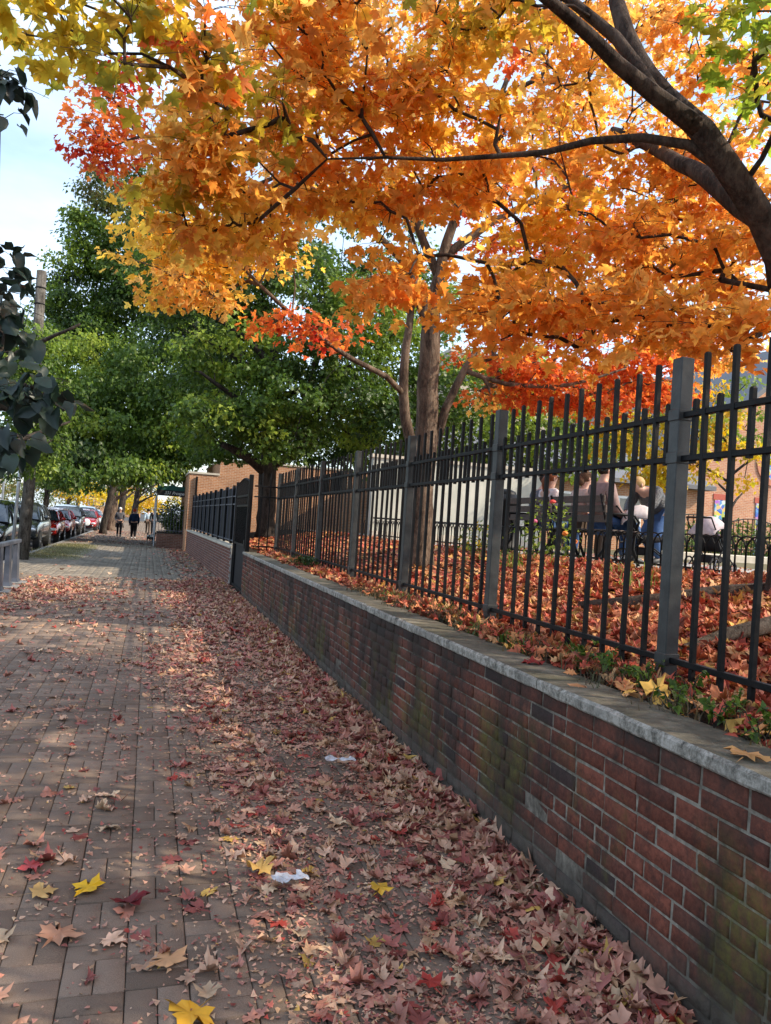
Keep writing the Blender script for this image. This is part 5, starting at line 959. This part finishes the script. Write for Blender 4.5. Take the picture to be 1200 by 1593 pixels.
for n, y0, y1, tm, s0 in ((9500, 1.5, 8, T_LIT, .085), (15000, 8, 22, T_SMALL, .10)):
    X = rng.uniform(2.25, 5.0, n); Y = rng.uniform(y0, y1, n); o = lay('bed_leaves', X, Y, bz(X, Y)+rng.uniform(0, .05, n), rng.uniform(.75, 1.15, n)*s0, 'bed', tm, M['lit'], .38); tag(o, 'deep litter of orange and red maple leaves covering the planting bed', 'leaves', kind='stuff')
X = rng.uniform(5.2, 9.4, 1500); Y = rng.uniform(2, 18, 1500); tag(lay('path_leaves', X, Y, np.full(1500, 1.262), rng.uniform(.07, .1, 1500), 'bed', T_SMALL, M['lit'], .2), 'scattered leaves on the park path', 'leaves', kind='stuff')
X = 2.0+rng.beta(1.3, 1.6, 900)*.5; Y = rng.uniform(1.6, 15, 900); tag(lay('coping_leaves', X, Y, .912+rng.uniform(0, .03, 900)*(X > 2.05), rng.uniform(.055, .085, 900), 'bed', T_LIT, M['lit'], .45), 'curled orange leaves caught between the coping and the fence', 'leaves', kind='stuff')
# single leaves that stand out
def leaf1(label, x, y, z, s, col, rz, tilt=.1, group=None, v=0, nz=None):
    vs, T = T_LIT; o = leaves('maple_leaf', [(0, 0, 0)], [(math.cos(rz), math.sin(rz), tilt)], [nz or (0, 0, 1)], [s], [hx(col)], ([vs[v]], T), M['lit'], None, .15, .03); o.location = (x, y, z); tag(o, label, 'leaf', group or 'single leaves that stand out')
leaf1('large golden leaf propped on the back edge of the coping near the fence post', 2.12, 2.74, .925, .125, 'd8a850', 2.6, .45, v=0, nz=(-.5, -.5, .6))
leaf1('tan orange leaf lying on the coping top at the far right edge', 1.83, 1.98, .915, .10, 'c8945c', .4, .1, v=4)
leaf1('curled tan leaf on the coping left of the golden leaf', 1.92, 3.05, .915, .10, 'b8845c', 2.9, .05, v=3); leaf1('dark red leaf on the coping beside the grass', 1.93, 3.55, .915, .085, '8a2c28', 1.2, .1, v=1)
leaf1('bright yellow leaf touching a dark red one on the left pavement', -.10, 3.36, .016, .115, 'e0b01c', 2.7, v=4, tilt=.03); leaf1('dark wine red leaf beside the bright yellow one', .02, 3.24, .014, .11, '6a1c20', 5.0, v=2, tilt=.03)
leaf1('large pinkish tan leaf near the left edge of the pavement', -.23, 2.99, .014, .13, 'c08a6a', 1.0, v=4, tilt=.02); leaf1('pale yellow tan leaf left of the bright yellow one', -.34, 3.36, .012, .10, 'c8a060', .3, v=4, tilt=.02)
leaf1('red leaf lying alone on the upper left bricks', -.35, 3.62, .012, .095, 'b04848', 3.6, v=0, tilt=.02); leaf1('large tan leaf on dark bricks in the lower middle', .19, 2.76, .012, .115, 'c89a70', 2.2, v=4, tilt=.02)
leaf1('golden yellow leaf at the bottom edge of the picture', .26, 2.50, .012, .115, 'd8a02c', 3.9, v=4, tilt=.02); leaf1('crumpled yellow and tan leaf left of the thin tissue', .56, 3.44, .02, .11, 'd0a860', 5.2, v=5, tilt=.1)
leaf1('bright red leaf at the lower middle of the leaf drift', 1.02, 2.42, .035, .085, 'a43a32', 1.8, v=0, tilt=.1); leaf1('yellow leaf lying in the middle of the leaf drift', 1.02, 3.1, .035, .085, 'd8a838', .8, v=0, tilt=.1)
# ---------------------------------------------------------------- grass, ground ivy and weeds along the coping
def blades(name, spots, label, col, hmin, hmax, n, spread, mat=None, wid=.004):
    V, T_, C = [], [], []; k = 0
    for (sx, sy, sz) in spots:
        for _ in range(n):
            x, y = sx+rng.normal(0, spread), sy+rng.normal(0, spread); h = rng.uniform(hmin, hmax); a = rng.uniform(0, 6.28); le = rng.uniform(.2, 1.1)*h; c = np.array(hx(random.choice(col)))*rng.uniform(.6, 1.1)
            w_ = wid*rng.uniform(.6, 1.3); dx, dy = math.cos(a), math.sin(a)
            for i, u in enumerate((0, .5, 1)):
                q = w_*(1-u*.8); V += [(x+dx*le*u*u-dy*q, y+dy*le*u*u+dx*q, sz+h*u*(1-.3*u)), (x+dx*le*u*u+dy*q, y+dy*le*u*u-dx*q, sz+h*u*(1-.3*u))]; C += [c, c]
            T_ += [(k, k+1, k+3), (k, k+3, k+2), (k+2, k+3, k+5), (k+2, k+5, k+4)]; k += 6
    T_ = np.array(T_); return tag(np_mesh(name, np.array(V), T_.reshape(-1), np.arange(len(T_))*3, np.array(C), mat or M['gleaf']), label, 'grass', kind='stuff')
r_ = random.Random(2)
blades('dry_grass', [(r_.uniform(2.02, 2.40), y, .89) for y in [1.6+.05*k for k in range(120)]], 'dry brown grass and stems between coping and fence', ['6a5a44', '58503a', '7a6a4c', '4c5030', '4a4236'], .03, .13, 22, .06)
blades('green_grass', [(r_.uniform(2.1, 2.35), y, .89) for y in [3.6+.25*k for k in range(14)]+[11+.3*k for k in range(8)]], 'green grass tufts at the foot of the fence', ['5c7a30', '6a8a3a', '4a6a28'], .05, .16, 26, .05, wid=.005)
gx = [(r_.uniform(-3.3, -2.2)+.02*k*0, 24.5+k*.06, .0) for k in range(160)]
blades('verge_grass', gx, 'worn green and straw grass patch around the kerb behind the wooden pole', ['807e50', '8a8458', 'a89e70', '666a3c'], .03, .09, 40, .22, wid=.008)
struct('verge_soil', MB().box(-3.43, -1.9, 24.2, 34.5, -.02, .006), noisy('verge', (.12, .10, .06), (.22, .20, .12), 3, .95, .5))
blades('weeds', [(rng.uniform(3.8, 5.0), rng.uniform(5.5, 9.5), 1.2) for _ in range(14)], 'green weeds sprouting through the leaf litter of the bed', ['6a8a3a', '8aa04a', '507028'], .08, .28, 22, .10, wid=.007)
def sprigs(name, label, spots, size, pal, n, spread, hgt, mat, cat='plant', kind=None, tmpl=None, group=None):
    t_ = thing(name, label, cat, spots[0], 0, group); P, D, N_, C, Z_ = [], [], [], [], []; m_ = MB(); B = np.array(spots[0])
    for s_ in spots:
        for k in range(max(2, n//10)):
            a = rng.uniform(0, 6.28); L = rng.uniform(.4, 1)*spread; e = np.array(s_)+np.array([math.cos(a)*L, math.sin(a)*L, rng.uniform(.3, 1)*hgt]); p0 = np.array(s_); mid = (p0+e)/2+np.array([0, 0, hgt*.25])
            m_.tube([tuple(p0-B), tuple(mid-B), tuple(e-B)], [.003, .0025, .0015], 4, False)
            for j in range(10):
                u = rng.uniform(.15, 1); q = (1-u)**2*p0+2*u*(1-u)*mid+u*u*e; P.append(q); d = rng.normal(0, .7, 3); d[2] += .1; D.append(d); N_.append(rng.normal(0, .5, 3)+np.array([0, 0, 1])); C.append(np.array(random.choice(PAL[pal]))*rng.uniform(.75, 1.2)); Z_.append(size*rng.uniform(.6, 1.2))
    m_.build('stems', M['bark3'], t_, True); leaves('foliage', np.array(P)-B, D, N_, np.array(Z_), C, tmpl or T_SMALL, mat, t_); return t_
sprigs('ground_ivy', 'green leafy weeds climbing round the foot of the nearest square fence post', [(2.22+.08*math.sin(k*2), 2.72+.10*k, .9) for k in range(9)], .034, 'mid', 45, .12, .14, M['gleaf'])
sprigs('ground_ivy', 'leafy green weeds over the coping at the right edge below the rail', [(2.12+.12*math.sin(k*3), 1.75+.10*k, .9) for k in range(9)], .034, 'mid', 45, .13, .15, M['gleaf'])
sprigs('ground_ivy', 'dark green ivy clump far along the coping', [(2.2, 10.6+.12*k, .9) for k in range(7)], .045, 'dk', 50, .16, .18, M['gleaf'])
def bush(name, label, c, r3, n, size, pal, lm, tmpl=T_SMALL, seed=1, cat='bush', stem=.02, group=None):
    x, y, z = c; t_ = thing(name, label, cat, (x, y, z), 0, group); r_ = np.random.default_rng(seed); u = r_.normal(0, 1, (n, 3)); u /= np.linalg.norm(u, axis=1)[:, None]; u *= r_.uniform(.3, 1, (n, 1))**.5
    u *= (1+.35*fnoise(u, 3., seed))[:, None]; P = u*np.array(r3)+np.array([0, 0, r3[2]*.95]); pc = np.array([q for k in pal for q in PAL[k]]); C = pc[r_.integers(0, len(pc), n)]*r_.uniform(.75, 1.2, (n, 1)); D = u+r_.normal(0, .5, (n, 3)); D[:, 2] -= .3; N_ = r_.normal(0, .5, (n, 3)); N_[:, 2] += 1
    m_ = MB()
    for k in range(10):
        e = P[r_.integers(0, n)]; m_.tube([(0, 0, -.05), tuple(e*np.array([.4, .4, .6])), tuple(e)], [stem, stem*.6, stem*.2], 5)
    m_.build('stems', M['bark3'], t_, True); leaves('foliage', P, D, N_, r_.uniform(.7, 1.2, n)*size, C, tmpl, lm, t_); return t_
rose = bush('rose_bush', 'loose rose bush with pink and orange blooms between the fence and the benches', (4.75, 8.6, 1.2), (.35, .5, .42), 420, .05, ['lt', 'mid'], M['gleaf'], seed=3, cat='plant', stem=.006)
for k, (x, y, z, c_) in enumerate(((-.1, .15, .55, (.7, .12, .25)), (.05, -.35, .42, (.75, .22, .03)), (.1, -.5, .33, (.75, .2, .03)), (0, -.1, .8, (.6, .05, .04)))):
    MB().ell((x, y, z), (.036, .036, .028), 10, 6, .3).build('bloom', flat('bloom_%d' % k, c_, .7), rose)
bush('leafy_bush', 'low leafy bush at the foot of the hoop fence near the bench', (4.7, 10.6, 1.2), (.25, .5, .28), 300, .055, ['lt', 'mid', 'yel'], M['gleaf'], seed=4, cat='plant', stem=.006)
bush('hedge_bush', 'dark green shrub filling the brick planter', (1.1, 36.2, .62), (.65, 1.0, .75), 2600, .09, ['dk', 'mid'], M['gleaf'], seed=5)
bush('hedge_bush', 'clipped shrub inside the wavy fence before the church', (19.0, 20, 1.2), (4.5, 1.0, .6), 3500, .13, ['mid', 'dull'], M['gleaf'], seed=6)
